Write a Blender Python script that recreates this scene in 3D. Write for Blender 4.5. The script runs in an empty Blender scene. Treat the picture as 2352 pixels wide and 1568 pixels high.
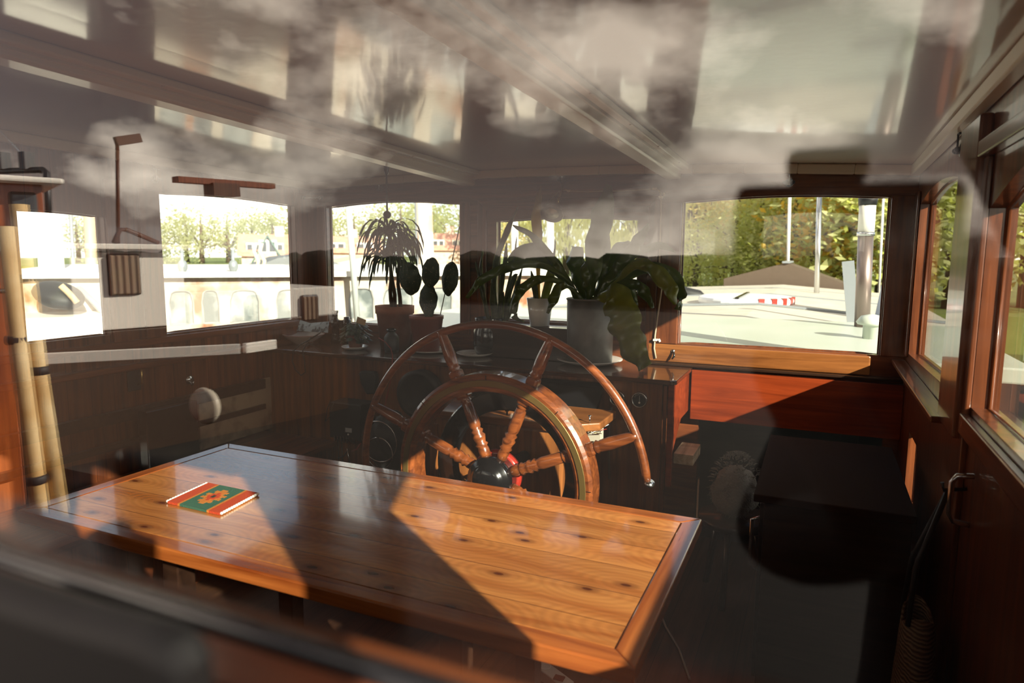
import bpy, bmesh, math, random
from mathutils import Vector, Matrix
from mathutils import noise as mnoise
random.seed(7)
SC = bpy.context.scene
COL = SC.collection
# ------------------------------------------------------------------ camera
H = 1.49                      # eye height over the wheelhouse floor
F, CX, CY = 1568.0, 1176.0, 784.0
RX = Vector((0.9119, 0.0577, -0.4063)); RY = Vector((0.4104, -0.1133, 0.9048)); RZ = Vector((0.0068, -0.9919, -0.1268))
cd = bpy.data.cameras.new('camera'); cam = bpy.data.objects.new('camera', cd); COL.objects.link(cam)
rot = Matrix(((RX[0], -RX[1], -RX[2]), (RY[0], -RY[1], -RY[2]), (RZ[0], -RZ[1], -RZ[2])))
cam.matrix_world = Matrix.Translation((0, 0, H)) @ rot.to_4x4()
cd.lens = 24.0; cd.sensor_width = 36.0; cd.clip_start = 0.02; cd.clip_end = 500
cd.dof.use_dof = True; cd.dof.focus_distance = 2.7; cd.dof.aperture_fstop = 3.4
SC.camera = cam
# ------------------------------------------------------------------ sky, sun, exposure
SUN = Vector((0.84, -0.60, 0.45)).normalized()      # towards the sun
w = bpy.data.worlds.new('sky'); SC.world = w; w.use_nodes = True
nt = w.node_tree; nt.nodes.clear()
def N(tree, t, **k):
    n = tree.nodes.new(t)
    for a, b in k.items(): setattr(n, a, b)
    return n
out = N(nt, 'ShaderNodeOutputWorld'); bg = N(nt, 'ShaderNodeBackground')
tc = N(nt, 'ShaderNodeTexCoord'); sep = N(nt, 'ShaderNodeSeparateXYZ')
nt.links.new(tc.outputs['Generated'], sep.inputs[0])
mp = N(nt, 'ShaderNodeMapping'); mp.inputs['Scale'].default_value = (1, 1, 1.9); mp.inputs['Location'].default_value = (0.35, 0.2, 0.1)
nt.links.new(tc.outputs['Generated'], mp.inputs[0])
nz = N(nt, 'ShaderNodeTexNoise'); nz.inputs['Scale'].default_value = 2.6; nz.inputs['Detail'].default_value = 7; nz.inputs['Roughness'].default_value = .55
nt.links.new(mp.outputs[0], nz.inputs['Vector'])
cr = N(nt, 'ShaderNodeValToRGB'); cr.color_ramp.elements[0].position = .49; cr.color_ramp.elements[1].position = .64
nt.links.new(nz.outputs['Fac'], cr.inputs[0])
gr = N(nt, 'ShaderNodeValToRGB')
gr.color_ramp.elements[0].position = 0.0; gr.color_ramp.elements[0].color = (1.9, 1.95, 2.0, 1)
gr.color_ramp.elements[1].position = 0.75; gr.color_ramp.elements[1].color = (.12, .20, .38, 1)
e = gr.color_ramp.elements.new(.18); e.color = (.60, .72, .92, 1)
nt.links.new(sep.outputs['Z'], gr.inputs[0])
mx = N(nt, 'ShaderNodeMix', data_type='RGBA'); mx.inputs[7].default_value = (3.9, 3.3, 2.7, 1)
yr = N(nt, 'ShaderNodeMapRange'); yr.inputs[1].default_value = -.5; yr.inputs[2].default_value = .3; yr.inputs[3].default_value = 0.0; yr.inputs[4].default_value = 1.0
nt.links.new(sep.outputs['Y'], yr.inputs[0]); ym = N(nt, 'ShaderNodeMix', data_type='RGBA', blend_type='MULTIPLY'); ym.inputs[0].default_value = 1
yc = N(nt, 'ShaderNodeMix', data_type='RGBA'); yc.inputs[6].default_value = (.50, .37, .30, 1); yc.inputs[7].default_value = (1, 1, 1, 1); nt.links.new(yr.outputs[0], yc.inputs[0])
nt.links.new(gr.outputs['Color'], ym.inputs[6]); nt.links.new(yc.outputs[2], ym.inputs[7])
nt.links.new(cr.outputs['Color'], mx.inputs[0]); nt.links.new(ym.outputs[2], mx.inputs[6])
nt.links.new(mx.outputs[2], bg.inputs['Color']); bg.inputs['Strength'].default_value = 1.0
nt.links.new(bg.outputs[0], out.inputs[0])
sl = bpy.data.lights.new('sun', 'SUN'); sl.energy = 12.0; sl.angle = math.radians(.6); sl.color = (1.0, .89, .73)
so = bpy.data.objects.new('sun', sl); COL.objects.link(so); so.rotation_euler = SUN.to_track_quat('Z', 'Y').to_euler()
SC.view_settings.view_transform = 'Standard'; SC.view_settings.look = 'None'; SC.view_settings.exposure = 0.34
SC.view_settings.gamma = 1.0; SC.view_settings.use_curve_mapping = False
SC.cycles.max_bounces = 10; SC.cycles.diffuse_bounces = 5; SC.cycles.glossy_bounces = 5; SC.cycles.transmission_bounces = 6
SC.cycles.transparent_max_bounces = 24; SC.cycles.caustics_reflective = False; SC.cycles.caustics_refractive = False
SC.cycles.sample_clamp_indirect = 6.0
# ------------------------------------------------------------------ pixel -> place helpers (photo taken as 2352x1568)
def ray(px, py):
    v = Vector(((px - CX) / F, (py - CY) / F, 1.0)); return Vector((RX.dot(v), RY.dot(v), RZ.dot(v)))
def ry(px, py, y): d = ray(px, py); d = d * (y / d.y); return Vector((d.x, d.y, d.z + H))
def rx(px, py, x): d = ray(px, py); d = d * (x / d.x); return Vector((d.x, d.y, d.z + H))
def rz(px, py, z): d = ray(px, py); d = d * ((z - H) / d.z); return Vector((d.x, d.y, d.z + H))
def rd(px, py, t): d = ray(px, py).normalized() * t; return Vector((d.x, d.y, d.z + H))
YP = .20                      # plane of the aft window glass
def mir(p): return Vector((p[0], 2 * YP - p[1], p[2]))
def my(px, py, y): return mir(ry(px, py, y))       # what the glass reflects stands on the aft side
# ------------------------------------------------------------------ materials
MATS = {}
def mat(name, col, rough=.5, metal=0.0, coat=0.0, bump=None, spec=.5, trans=0.0, noise=None, emit=None):
    if name in MATS: return MATS[name]
    m = bpy.data.materials.new(name); m.use_nodes = True; t = m.node_tree; b = t.nodes['Principled BSDF']
    b.inputs['Base Color'].default_value = (*col, 1); b.inputs['Roughness'].default_value = rough; b.inputs['Metallic'].default_value = metal
    b.inputs['Coat Weight'].default_value = coat; b.inputs['Coat Roughness'].default_value = .08; b.inputs['Specular IOR Level'].default_value = spec
    co = N(t, 'ShaderNodeTexCoord')
    if noise:                                  # (scale, second colour, low, high)
        sc_, c2, lo, hi = noise
        n = N(t, 'ShaderNodeTexNoise'); n.inputs['Scale'].default_value = sc_; n.inputs['Detail'].default_value = 6
        t.links.new(co.outputs['Object'], n.inputs['Vector'])
        r = N(t, 'ShaderNodeValToRGB'); r.color_ramp.elements[0].position = lo; r.color_ramp.elements[1].position = hi
        r.color_ramp.elements[0].color = (*col, 1); r.color_ramp.elements[1].color = (*c2, 1)
        t.links.new(n.outputs['Fac'], r.inputs[0]); t.links.new(r.outputs[0], b.inputs['Base Color'])
    if bump:
        n2 = N(t, 'ShaderNodeTexNoise'); n2.inputs['Scale'].default_value = bump[0]; n2.inputs['Detail'].default_value = 3
        t.links.new(co.outputs['Object'], n2.inputs['Vector'])
        bp = N(t, 'ShaderNodeBump'); bp.inputs['Strength'].default_value = bump[1]; bp.inputs['Distance'].default_value = .01
        t.links.new(n2.outputs['Fac'], bp.inputs['Height']); t.links.new(bp.outputs[0], b.inputs['Normal'])
    if trans:                                  # thin leaf: light shines through it
        tl = N(t, 'ShaderNodeBsdfTranslucent'); ms = N(t, 'ShaderNodeMixShader'); ms.inputs[0].default_value = trans
        tl.inputs['Color'].default_value = (min(1, col[0] * 1.7), min(1, col[1] * 1.7), col[2] * .9, 1)
        o = t.nodes['Material Output']; t.links.new(b.outputs[0], ms.inputs[1]); t.links.new(tl.outputs[0], ms.inputs[2]); t.links.new(ms.outputs[0], o.inputs[0])
    MATS[name] = m; return m
def wood(name, dark, light, axis, rough=.3, coat=.6, scale=1.0, plank=None, lo=.32, hi=.68, knots=False):
    if name in MATS: return MATS[name]
    m = bpy.data.materials.new(name); m.use_nodes = True; t = m.node_tree; b = t.nodes['Principled BSDF']
    co = N(t, 'ShaderNodeTexCoord'); mp = N(t, 'ShaderNodeMapping')
    s = [26 * scale] * 3; s['xyz'.index(axis)] = 1.6 * scale; mp.inputs['Scale'].default_value = s
    t.links.new(co.outputs['Object'], mp.inputs[0])
    n = N(t, 'ShaderNodeTexNoise'); n.inputs['Scale'].default_value = 1.0; n.inputs['Detail'].default_value = 7; n.inputs['Roughness'].default_value = .62; n.inputs['Distortion'].default_value = .7
    t.links.new(mp.outputs[0], n.inputs['Vector'])
    r = N(t, 'ShaderNodeValToRGB'); r.color_ramp.elements[0].position = lo; r.color_ramp.elements[1].position = hi
    r.color_ramp.elements[0].color = (*dark, 1); r.color_ramp.elements[1].color = (*light, 1)
    t.links.new(n.outputs['Fac'], r.inputs[0]); src = r.outputs[0]
    big = N(t, 'ShaderNodeTexNoise'); big.inputs['Scale'].default_value = 2.2; big.inputs['Detail'].default_value = 2
    t.links.new(co.outputs['Object'], big.inputs['Vector'])
    hv = N(t, 'ShaderNodeHueSaturation'); ma = N(t, 'ShaderNodeMapRange'); ma.inputs[3].default_value = .72; ma.inputs[4].default_value = 1.3
    t.links.new(big.outputs['Fac'], ma.inputs[0]); t.links.new(ma.outputs[0], hv.inputs['Value']); t.links.new(src, hv.inputs['Color']); src = hv.outputs[0]
    if plank:                                 # (axis, width): boards with slightly different tone and dark joints
        sp = N(t, 'ShaderNodeSeparateXYZ'); t.links.new(co.outputs['Object'], sp.inputs[0])
        dv = N(t, 'ShaderNodeMath', operation='DIVIDE'); dv.inputs[1].default_value = plank[1]; t.links.new(sp.outputs['xyz'.index(plank[0])], dv.inputs[0])
        fl = N(t, 'ShaderNodeMath', operation='FLOOR'); t.links.new(dv.outputs[0], fl.inputs[0])
        wn = N(t, 'ShaderNodeTexWhiteNoise', noise_dimensions='1D'); t.links.new(fl.outputs[0], wn.inputs['W'])
        mr = N(t, 'ShaderNodeMapRange'); mr.inputs[3].default_value = .78; mr.inputs[4].default_value = 1.22; t.links.new(wn.outputs['Value'], mr.inputs[0])
        h2 = N(t, 'ShaderNodeHueSaturation'); t.links.new(mr.outputs[0], h2.inputs['Value']); t.links.new(src, h2.inputs['Color'])
        fr = N(t, 'ShaderNodeMath', operation='FRACT'); t.links.new(dv.outputs[0], fr.inputs[0])
        lt = N(t, 'ShaderNodeMath', operation='LESS_THAN'); lt.inputs[1].default_value = .018; t.links.new(fr.outputs[0], lt.inputs[0])
        mj = N(t, 'ShaderNodeMix', data_type='RGBA'); mj.inputs[7].default_value = (dark[0] * .35, dark[1] * .3, dark[2] * .3, 1)
        t.links.new(lt.outputs[0], mj.inputs[0]); t.links.new(h2.outputs[0], mj.inputs[6]); src = mj.outputs[2]
    if knots:
        mk = N(t, 'ShaderNodeMapping'); mk.inputs['Scale'].default_value = (3.6, 7.5, 1); mk.inputs['Location'].default_value = (.3, .17, 0); t.links.new(co.outputs['Object'], mk.inputs[0])
        vo = N(t, 'ShaderNodeTexVoronoi', feature='F1', voronoi_dimensions='2D'); vo.inputs['Scale'].default_value = 1.0; t.links.new(mk.outputs[0], vo.inputs['Vector'])
        rk = N(t, 'ShaderNodeValToRGB'); rk.color_ramp.elements[0].position = .03; rk.color_ramp.elements[0].color = (1, 1, 1, 1)
        rk.color_ramp.elements[1].position = .17; rk.color_ramp.elements[1].color = (0, 0, 0, 1); e = rk.color_ramp.elements.new(.06); e.color = (.45, .45, .45, 1)
        t.links.new(vo.outputs['Distance'], rk.inputs[0])
        # rings of grain round every knot
        wv = N(t, 'ShaderNodeMath', operation='MULTIPLY'); wv.inputs[1].default_value = 60; t.links.new(vo.outputs['Distance'], wv.inputs[0])
        sn = N(t, 'ShaderNodeMath', operation='SINE'); t.links.new(wv.outputs[0], sn.inputs[0])
        nm = N(t, 'ShaderNodeMapRange'); nm.inputs[1].default_value = -1; nm.inputs[3].default_value = .9; nm.inputs[4].default_value = 1.05; t.links.new(sn.outputs[0], nm.inputs[0])
        h3 = N(t, 'ShaderNodeHueSaturation'); t.links.new(nm.outputs[0], h3.inputs['Value']); t.links.new(src, h3.inputs['Color'])
        mk2 = N(t, 'ShaderNodeMix', data_type='RGBA'); mk2.inputs[7].default_value = (dark[0] * .25, dark[1] * .18, dark[2] * .2, 1)
        t.links.new(rk.outputs[0], mk2.inputs[0]); t.links.new(h3.outputs[0], mk2.inputs[6]); src = mk2.outputs[2]
    t.links.new(src, b.inputs['Base Color'])
    b.inputs['Roughness'].default_value = rough; b.inputs['Coat Weight'].default_value = coat; b.inputs['Coat Roughness'].default_value = .07
    bp = N(t, 'ShaderNodeBump'); bp.inputs['Strength'].default_value = .25; bp.inputs['Distance'].default_value = .004
    t.links.new(n.outputs['Fac'], bp.inputs['Height']); t.links.new(bp.outputs[0], b.inputs['Normal'])
    MATS[name] = m; return m
MD, ML = (.065, .017, .007), (.22, .062, .020)
MHX = wood('mahogany_x', MD, ML, 'x'); MHY = wood('mahogany_y', MD, ML, 'y'); MHZ = wood('mahogany_z', MD, ML, 'z')
PNL = wood('mahogany_planks', MD, ML, 'z', plank=('y', .11))
RED = wood('red_mahogany', (.12, .016, .004), (.30, .045, .010), 'x')
OAK = wood('teak_z', (.14, .045, .012), (.36, .13, .035), 'z'); OAKX = wood('teak_x', (.14, .045, .012), (.36, .13, .035), 'x')
WHL = wood('wheel_wood', (.085, .019, .005), (.29, .078, .018), 'x', coat=.8, scale=1.3)
PINE = wood('pine_top', (.35, .086, .014), (.72, .30, .086), 'x', rough=.22, coat=.85, scale=.8, plank=('y', .128), lo=.25, hi=.75, knots=True)
PINED = wood('pine_frame_x', (.20, .040, .008), (.46, .135, .03), 'x', rough=.22, coat=.85, scale=.9)
PINEY = wood('pine_frame_y', (.22, .045, .009), (.50, .15, .035), 'y', rough=.22, coat=.85, scale=.9)
BENCH = wood('oiled_pine', (.36, .13, .035), (.62, .28, .09), 'y', rough=.35, coat=.3)
FLR = wood('floor_boards', (.025, .010, .005), (.075, .032, .014), 'y', rough=.45, coat=.15, plank=('x', .14))
DKW = wood('dark_wood', (.012, .006, .004), (.04, .018, .010), 'x', rough=.3, coat=.4)
WTH = wood('weathered_wood', (.25, .18, .11), (.62, .48, .33), 'y', rough=.8, coat=0, plank=('y', .03))
PAINT = mat('cream_gloss_paint', (.86, .82, .72), rough=.42, coat=.2, bump=(60, .06))
CEIL = mat('ceiling_gloss_paint', (.60, .52, .45), rough=.30, coat=.9, bump=(38, .10)); CEIL.node_tree.nodes['Principled BSDF'].inputs['Coat Roughness'].default_value = .085
BLACK = mat('black_gloss', (.006, .006, .007), rough=.18, coat=.5); RUB = mat('black_rubber', (.012, .012, .013), rough=.6)
BRASS = mat('brass', (.62, .42, .16), rough=.28, metal=1, noise=(12, (.28, .18, .07), .4, .7)); STEEL = mat('steel', (.62, .62, .62), rough=.22, metal=1)
IRON = mat('dark_iron', (.05, .05, .055), rough=.4, metal=.8)
TERRA = mat('terracotta', (.30, .10, .055), rough=.8, noise=(9, (.40, .17, .10), .4, .7)); TERRA2 = mat('plastic_terracotta', (.26, .055, .035), rough=.4)
CHINA = mat('white_china', (.78, .76, .72), rough=.12, coat=.5); WHITE = mat('white_paint', (.80, .77, .70), rough=.4)
SOIL = mat('soil', (.02, .013, .009), rough=.95, bump=(80, .6))
REDM = mat('red_paint', (.32, .022, .012), rough=.3, coat=.3)
def glass(name, fudge=1.0, tint=(.96, .98, .97), thick=True):
    if name in MATS: return MATS[name]
    m = bpy.data.materials.new(name); m.use_nodes = True; t = m.node_tree; t.nodes.clear()
    o = N(t, 'ShaderNodeOutputMaterial'); a = N(t, 'ShaderNodeBsdfTransparent'); g = N(t, 'ShaderNodeBsdfGlossy'); x = N(t, 'ShaderNodeMixShader')
    a.inputs[0].default_value = (*tint, 1); g.inputs['Roughness'].default_value = .0
    geo = N(t, 'ShaderNodeNewGeometry'); ior = N(t, 'ShaderNodeMapRange'); ior.inputs[3].default_value = 1.52; ior.inputs[4].default_value = 1 / 1.52
    t.links.new(geo.outputs['Backfacing'], ior.inputs[0]); fr = N(t, 'ShaderNodeFresnel'); t.links.new(ior.outputs[0], fr.inputs['IOR'])
    mu = N(t, 'ShaderNodeMath', operation='MULTIPLY'); mu.inputs[1].default_value = fudge; mu.use_clamp = True
    t.links.new(fr.outputs[0], mu.inputs[0]); t.links.new(mu.outputs[0], x.inputs[0]); t.links.new(a.outputs[0], x.inputs[1]); t.links.new(g.outputs[0], x.inputs[2]); t.links.new(x.outputs[0], o.inputs[0])
    MATS[name] = m; return m
GL = glass('window_glass')
# ------------------------------------------------------------------ mesh builder
ORG = {}
class MB:
    def __init__(s): s.v = []; s.f = []; s.sm = []
    def add(s, vs, fs, smooth=False):
        k = len(s.v); s.v += [Vector(v) for v in vs]; s.f += [tuple(i + k for i in f) for f in fs]; s.sm += [smooth] * len(fs); return s
    def box(s, a, b):
        x0, x1 = sorted((a[0], b[0])); y0, y1 = sorted((a[1], b[1])); z0, z1 = sorted((a[2], b[2]))
        return s.hexa([(x0, y0, z0), (x1, y0, z0), (x1, y1, z0), (x0, y1, z0)], [(x0, y0, z1), (x1, y0, z1), (x1, y1, z1), (x0, y1, z1)])
    def hexa(s, lo, hi):
        return s.add(list(lo) + list(hi), [(3, 2, 1, 0), (4, 5, 6, 7), (0, 1, 5, 4), (1, 2, 6, 5), (2, 3, 7, 6), (3, 0, 4, 7)])
    def bar(s, p, q, w, h, up=(0, 0, 1)):      # rectangular bar from p to q
        p = Vector(p); q = Vector(q); d = (q - p).normalized(); u = Vector(up); sd = d.cross(u)
        if sd.length < 1e-4: sd = d.cross(Vector((1, 0, 0)))
        sd.normalize(); u = sd.cross(d); a = sd * w / 2; b = u * h / 2
        return s.hexa([p - a - b, p + a - b, q + a - b, q - a - b], [p - a + b, p + a + b, q + a + b, q - a + b])
    def tube(s, pts, r, n=10, closed=False, cap=True):
        pts = [Vector(p) for p in pts]; m = len(pts); rr = r if isinstance(r, (list, tuple)) else [r] * m
        vs = []; fs = []; prev = None
        for i, p in enumerate(pts):
            if closed: d = pts[(i + 1) % m] - pts[i - 1]
            else: d = pts[min(i + 1, m - 1)] - pts[max(i - 1, 0)]
            d.normalize()
            if prev is None: a = d.orthogonal().normalized()
            else:
                a = prev - d * prev.dot(d)
                a = a.normalized() if a.length > 1e-6 else d.orthogonal().normalized()
            prev = a; b = d.cross(a)
            for k in range(n):
                t = 2 * math.pi * k / n; vs.append(p + (a * math.cos(t) + b * math.sin(t)) * rr[i])
        for i in range(m if closed else m - 1):
            j = (i + 1) % m
            for k in range(n): fs.append((i * n + k, i * n + (k + 1) % n, j * n + (k + 1) % n, j * n + k))
        s.add(vs, fs, True)
        if cap and not closed:
            k0 = len(s.v) - len(vs); s.f.append(tuple(k0 + i for i in range(n))[::-1]); s.sm.append(False)
            s.f.append(tuple(k0 + (m - 1) * n + i for i in range(n))); s.sm.append(False)
        return s
    def lathe(s, o, prof, n=32, axis=(0, 0, 1), cap=True):   # profile: (radius, height) pairs along the axis
        o = Vector(o); z = Vector(axis).normalized(); x = z.orthogonal().normalized(); y = z.cross(x); vs = []; fs = []
        for r, h in prof:
            for k in range(n):
                t = 2 * math.pi * k / n; vs.append(o + z * h + (x * math.cos(t) + y * math.sin(t)) * r)
        for i in range(len(prof) - 1):
            for k in range(n): fs.append((i * n + k, i * n + (k + 1) % n, (i + 1) * n + (k + 1) % n, (i + 1) * n + k))
        s.add(vs, fs, True)
        if cap:
            k0 = len(s.v) - len(vs)
            if prof[0][0] > 1e-5: s.f.append(tuple(k0 + i for i in range(n))[::-1]); s.sm.append(False)
            if prof[-1][0] > 1e-5: s.f.append(tuple(k0 + (len(prof) - 1) * n + i for i in range(n))); s.sm.append(False)
        return s
    def ell(s, c, r, n=16, m=10, bump=0.0, seed=0, rot=None):
        c = Vector(c); vs = []; fs = []
        for i in range(m + 1):
            ph = math.pi * i / m
            for k in range(n):
                t = 2 * math.pi * k / n; u = Vector((math.sin(ph) * math.cos(t), math.sin(ph) * math.sin(t), math.cos(ph)))
                q = 1 + (bump * mnoise.noise(u * 2.3 + Vector((seed, seed * 1.7, 0))) if bump else 0)
                p = Vector((u.x * r[0], u.y * r[1], u.z * r[2])) * q
                vs.append(c + (rot @ p if rot else p))
        for i in range(m):
            for k in range(n): fs.append((i * n + k, (i + 1) * n + k, (i + 1) * n + (k + 1) % n, i * n + (k + 1) % n))
        return s.add(vs, fs, True)
    def prism(s, poly, vec):                    # planar polygon swept along vec
        n = len(poly); P = [Vector(p) for p in poly]; v = Vector(vec)
        return s.add(P + [p + v for p in P], [tuple(range(n))[::-1], tuple(range(n, 2 * n))] + [(i, (i + 1) % n, (i + 1) % n + n, i + n) for i in range(n)])
    def ribbon(s, pts, ws, side, nrm=None, fold=.25, wav=0.0, seed=0, th=.0012, seg=None):   # leaf blade: spine, half widths, crossways direction
        P = [Vector(p) for p in pts]
        if seg:                                  # smooth the spine
            Q = []; W = []; m = len(P)
            for i in range(m - 1):
                a, b, c, d = P[max(i - 1, 0)], P[i], P[i + 1], P[min(i + 2, m - 1)]
                for k in range(seg):
                    t = k / seg; Q.append(.5 * ((2 * b) + (c - a) * t + (2 * a - 5 * b + 4 * c - d) * t * t + (3 * b - 3 * c + d - a) * t ** 3)); W.append(ws[i] * (1 - t) + ws[i + 1] * t)
            Q.append(P[-1]); W.append(ws[-1]); P, ws = Q, W
        vs = []; fs = []; m = len(P)
        for i, p in enumerate(P):
            d = (P[min(i + 1, m - 1)] - P[max(i - 1, 0)]).normalized(); sd = Vector(side); sd = (sd - d * sd.dot(d))
            sd = sd.normalized() if sd.length > 1e-3 else d.orthogonal().normalized(); up = sd.cross(d)
            for j, q in enumerate((-1, -.5, 0, .5, 1)):
                wv = wav * math.sin(i * .75 + q * 1.2 + seed) * abs(q) + wav * .5 * math.sin(i * 1.3 + seed * 3 + q)
                ww = ws[i] * (1 + (min(.13, wav * 8) * math.sin(i * .8 + seed + (2 if q > 0 else 0)) if abs(q) == 1 else 0))
                o = p + sd * q * ww + up * (abs(q) * fold * ws[i] + (wv if abs(q) > .4 else 0))
                vs += [o, o - up * th]
        for i in range(m - 1):
            for j in range(4):
                a = i * 10 + j * 2; b = a + 10
                fs += [(a, a + 2, b + 2, b), (a + 1, b + 1, b + 3, a + 3)]
            fs += [(i * 10, i * 10 + 10, i * 10 + 11, i * 10 + 1), (i * 10 + 8, i * 10 + 9, i * 10 + 19, i * 10 + 18)]
        return s.add(vs, fs, True)
    def build(s, name, m, parent=None, bevel=0.0, recalc=True):
        me = bpy.data.meshes.new(name); o = bpy.data.objects.new(name, me)
        org = ORG.get(parent.name, Vector()) if parent else (sum(s.v, Vector()) / len(s.v) if s.v else Vector())
        if not parent: org = Vector((org.x, org.y, min(v.z for v in s.v)))
        me.from_pydata([tuple(v - org) for v in s.v], [], s.f)
        me.polygons.foreach_set('use_smooth', s.sm); me.materials.append(m)
        if recalc:
            bm = bmesh.new(); bm.from_mesh(me); bmesh.ops.recalc_face_normals(bm, faces=bm.faces); bm.to_mesh(me); bm.free()
        me.update(); COL.objects.link(o)
        if parent: o.parent = parent
        else: o.location = org
        ORG[o.name] = org
        if bevel:
            b = o.modifiers.new('bevel', 'BEVEL'); b.width = bevel; b.segments = 2; b.limit_method = 'ANGLE'; b.angle_limit = .7
        return o
def tag(o, label, cat, group=None, kind=None):
    if label: o['label'] = label
    if cat: o['category'] = cat
    if group: o['group'] = group
    if kind: o['kind'] = kind
    return o
def thing(name, loc, label, cat, group=None):
    o = bpy.data.objects.new(name, None); COL.objects.link(o); o.location = Vector(loc); o.empty_display_size = .05; ORG[o.name] = Vector(loc)
    return tag(o, label, cat, group)
def struct(o): o['kind'] = 'structure'; return o
def copy_tree(o, dv, label=None, group=None, parent=None, rotz=None):
    c = o.copy(); COL.objects.link(c); ORG[c.name] = ORG.get(o.name, Vector())
    if parent: c.parent = parent
    else:
        c.location = o.location + Vector(dv)
        if rotz is not None: c.rotation_euler.z = rotz
        if label: c['label'] = label
        if group: c['group'] = group
    for ch in [k for k in bpy.data.objects if k.parent == o]: copy_tree(ch, dv, parent=c)
    return c
def wall(mb, P, U, Nn, u0, u1, zb, zt, holes, th):   # P origin, U along, Nn through; zb/zt numbers or functions of u; holes (ua, ub, z0, arch(u))
    P = Vector(P); U = Vector(U); Nn = Vector(Nn) * th
    f = lambda q, u: q(u) if callable(q) else q
    cuts = {u0, u1}; k = u0
    while k < u1: cuts.add(k); k += .25
    for a, b, *_ in holes:
        for i in range(13): cuts.add(a + (b - a) * i / 12)
    cuts = sorted(c for c in cuts if u0 - 1e-6 <= c <= u1 + 1e-6)
    for a, b in zip(cuts, cuts[1:]):
        if b - a < 1e-6: continue
        mid = (a + b) / 2; hs = sorted([h for h in holes if h[0] - 1e-6 < mid < h[1] + 1e-6], key=lambda h: f(h[2], mid))
        lo = [zb, ]; ivs = []; cur = zb
        for h in hs: ivs.append((cur, h[2])); cur = h[3]
        ivs.append((cur, zt))
        for q0, q1 in ivs:
            za0, za1, zb0, zb1 = f(q0, a), f(q1, a), f(q0, b), f(q1, b)
            if za1 - za0 < 1e-4 and zb1 - zb0 < 1e-4: continue
            A = P + U * a; B = P + U * b; Z = Vector((0, 0, 1))
            mb.hexa([A + Z * za0, B + Z * zb0, B + Nn + Z * zb0, A + Nn + Z * za0], [A + Z * za1, B + Z * zb1, B + Nn + Z * zb1, A + Nn + Z * za1])
    return mb
def rarch(ua, ub, ze, rise): return lambda u: ze + rise * max(0, 1 - abs((u - (ua + ub) / 2) / ((ub - ua) / 2)) ** 3.5) ** .4
def arch(ua, ub, ze, rise): return lambda u: ze + rise * (1 - ((u - (ua + ub) / 2) / ((ub - ua) / 2)) ** 2)
# ================================================================== THE WHEELHOUSE SHELL
YF, XL, XR = 3.54, -3.02, .375        # inner faces of front, left and right walls
XC = -1.32
def zc(x, y=3.5): dx = x - XC; return H + .418 - .0154 * dx * dx - .0125 * dx + .02 * (3.5 - y) + .045   # cambered ceiling underside
def grid(name, fn, nx, ny, x0, x1, y0, y1, m, th):
    b = MB()
    for i in range(nx):
        for j in range(ny):
            xs = [x0 + (x1 - x0) * (i + k) / nx for k in (0, 1)]; ys = [y0 + (y1 - y0) * (j + k) / ny for k in (0, 1)]
            q = [(xs[0], ys[0]), (xs[1], ys[0]), (xs[1], ys[1]), (xs[0], ys[1])]
            b.hexa([(x, y, fn(x, y)) for x, y in q], [(x, y, fn(x, y) + th) for x, y in q])
    return b
struct(grid('ceiling', zc, 16, 1, XL - .12, XR + .12, .02, YF + .12, CEIL, .05).build('ceiling', CEIL))
cm = bpy.data.objects['ceiling'].data
for p in cm.polygons: p.use_smooth = False
# front wall
u = lambda v: v - XL
F1 = (-2.89, -1.925, H - .447, arch(-2.89, -1.925, H + .284, .028)); F2 = (-1.69, -.875, H - .375, arch(-1.69, -.875, H + .180, .018)); F3 = (-.65, .268, H - .452, arch(-.65, .268, H + .262, .022))
def zcw(x): return zc(x, YF) + .02
b = MB(); HO = (-.53, .31, -.6, lambda q: H - .84)
wall(b, (0, YF, 0), (1, 0, 0), (0, 1, 0), XL - .06, XR + .06, -.6, zcw, [F1, F2, F3, HO], .06)
struct(b.build('wall_front', MHX))
L2 = (2.43, 3.40, H - .415, arch(2.43, 3.40, H + .288, .018)); L1 = (1.76, 2.135, H - .388, arch(1.60, 2.135, H + .158, .012))
zl = lambda y: zc(XL, y) + .02
b = MB(); wall(b, (XL, 0, 0), (0, 1, 0), (-1, 0, 0), .14, YF + .06, 0, zl, [L2, L1], .06); struct(b.build('wall_left', PNL))
R1 = (2.40, 3.43, lambda y: H - .397 - .025 * (y - 2.35), arch(2.40, 3.43, H + .222, .05)); R2 = (.50, 2.06, H - .385, arch(.62, 2.06, H + .12, .11))
R3 = (2.93, 3.20, H - 1.02, lambda y: H - .72)
zr = lambda y: zc(XR, y) + .02
b = MB(); wall(b, (XR, 0, 0), (0, 1, 0), (1, 0, 0), .14, YF + .06, 0, zr, [(R1[0], R1[1], R1[2], R1[3]), R2, R3], .06); struct(b.build('wall_right', MHZ))
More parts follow.
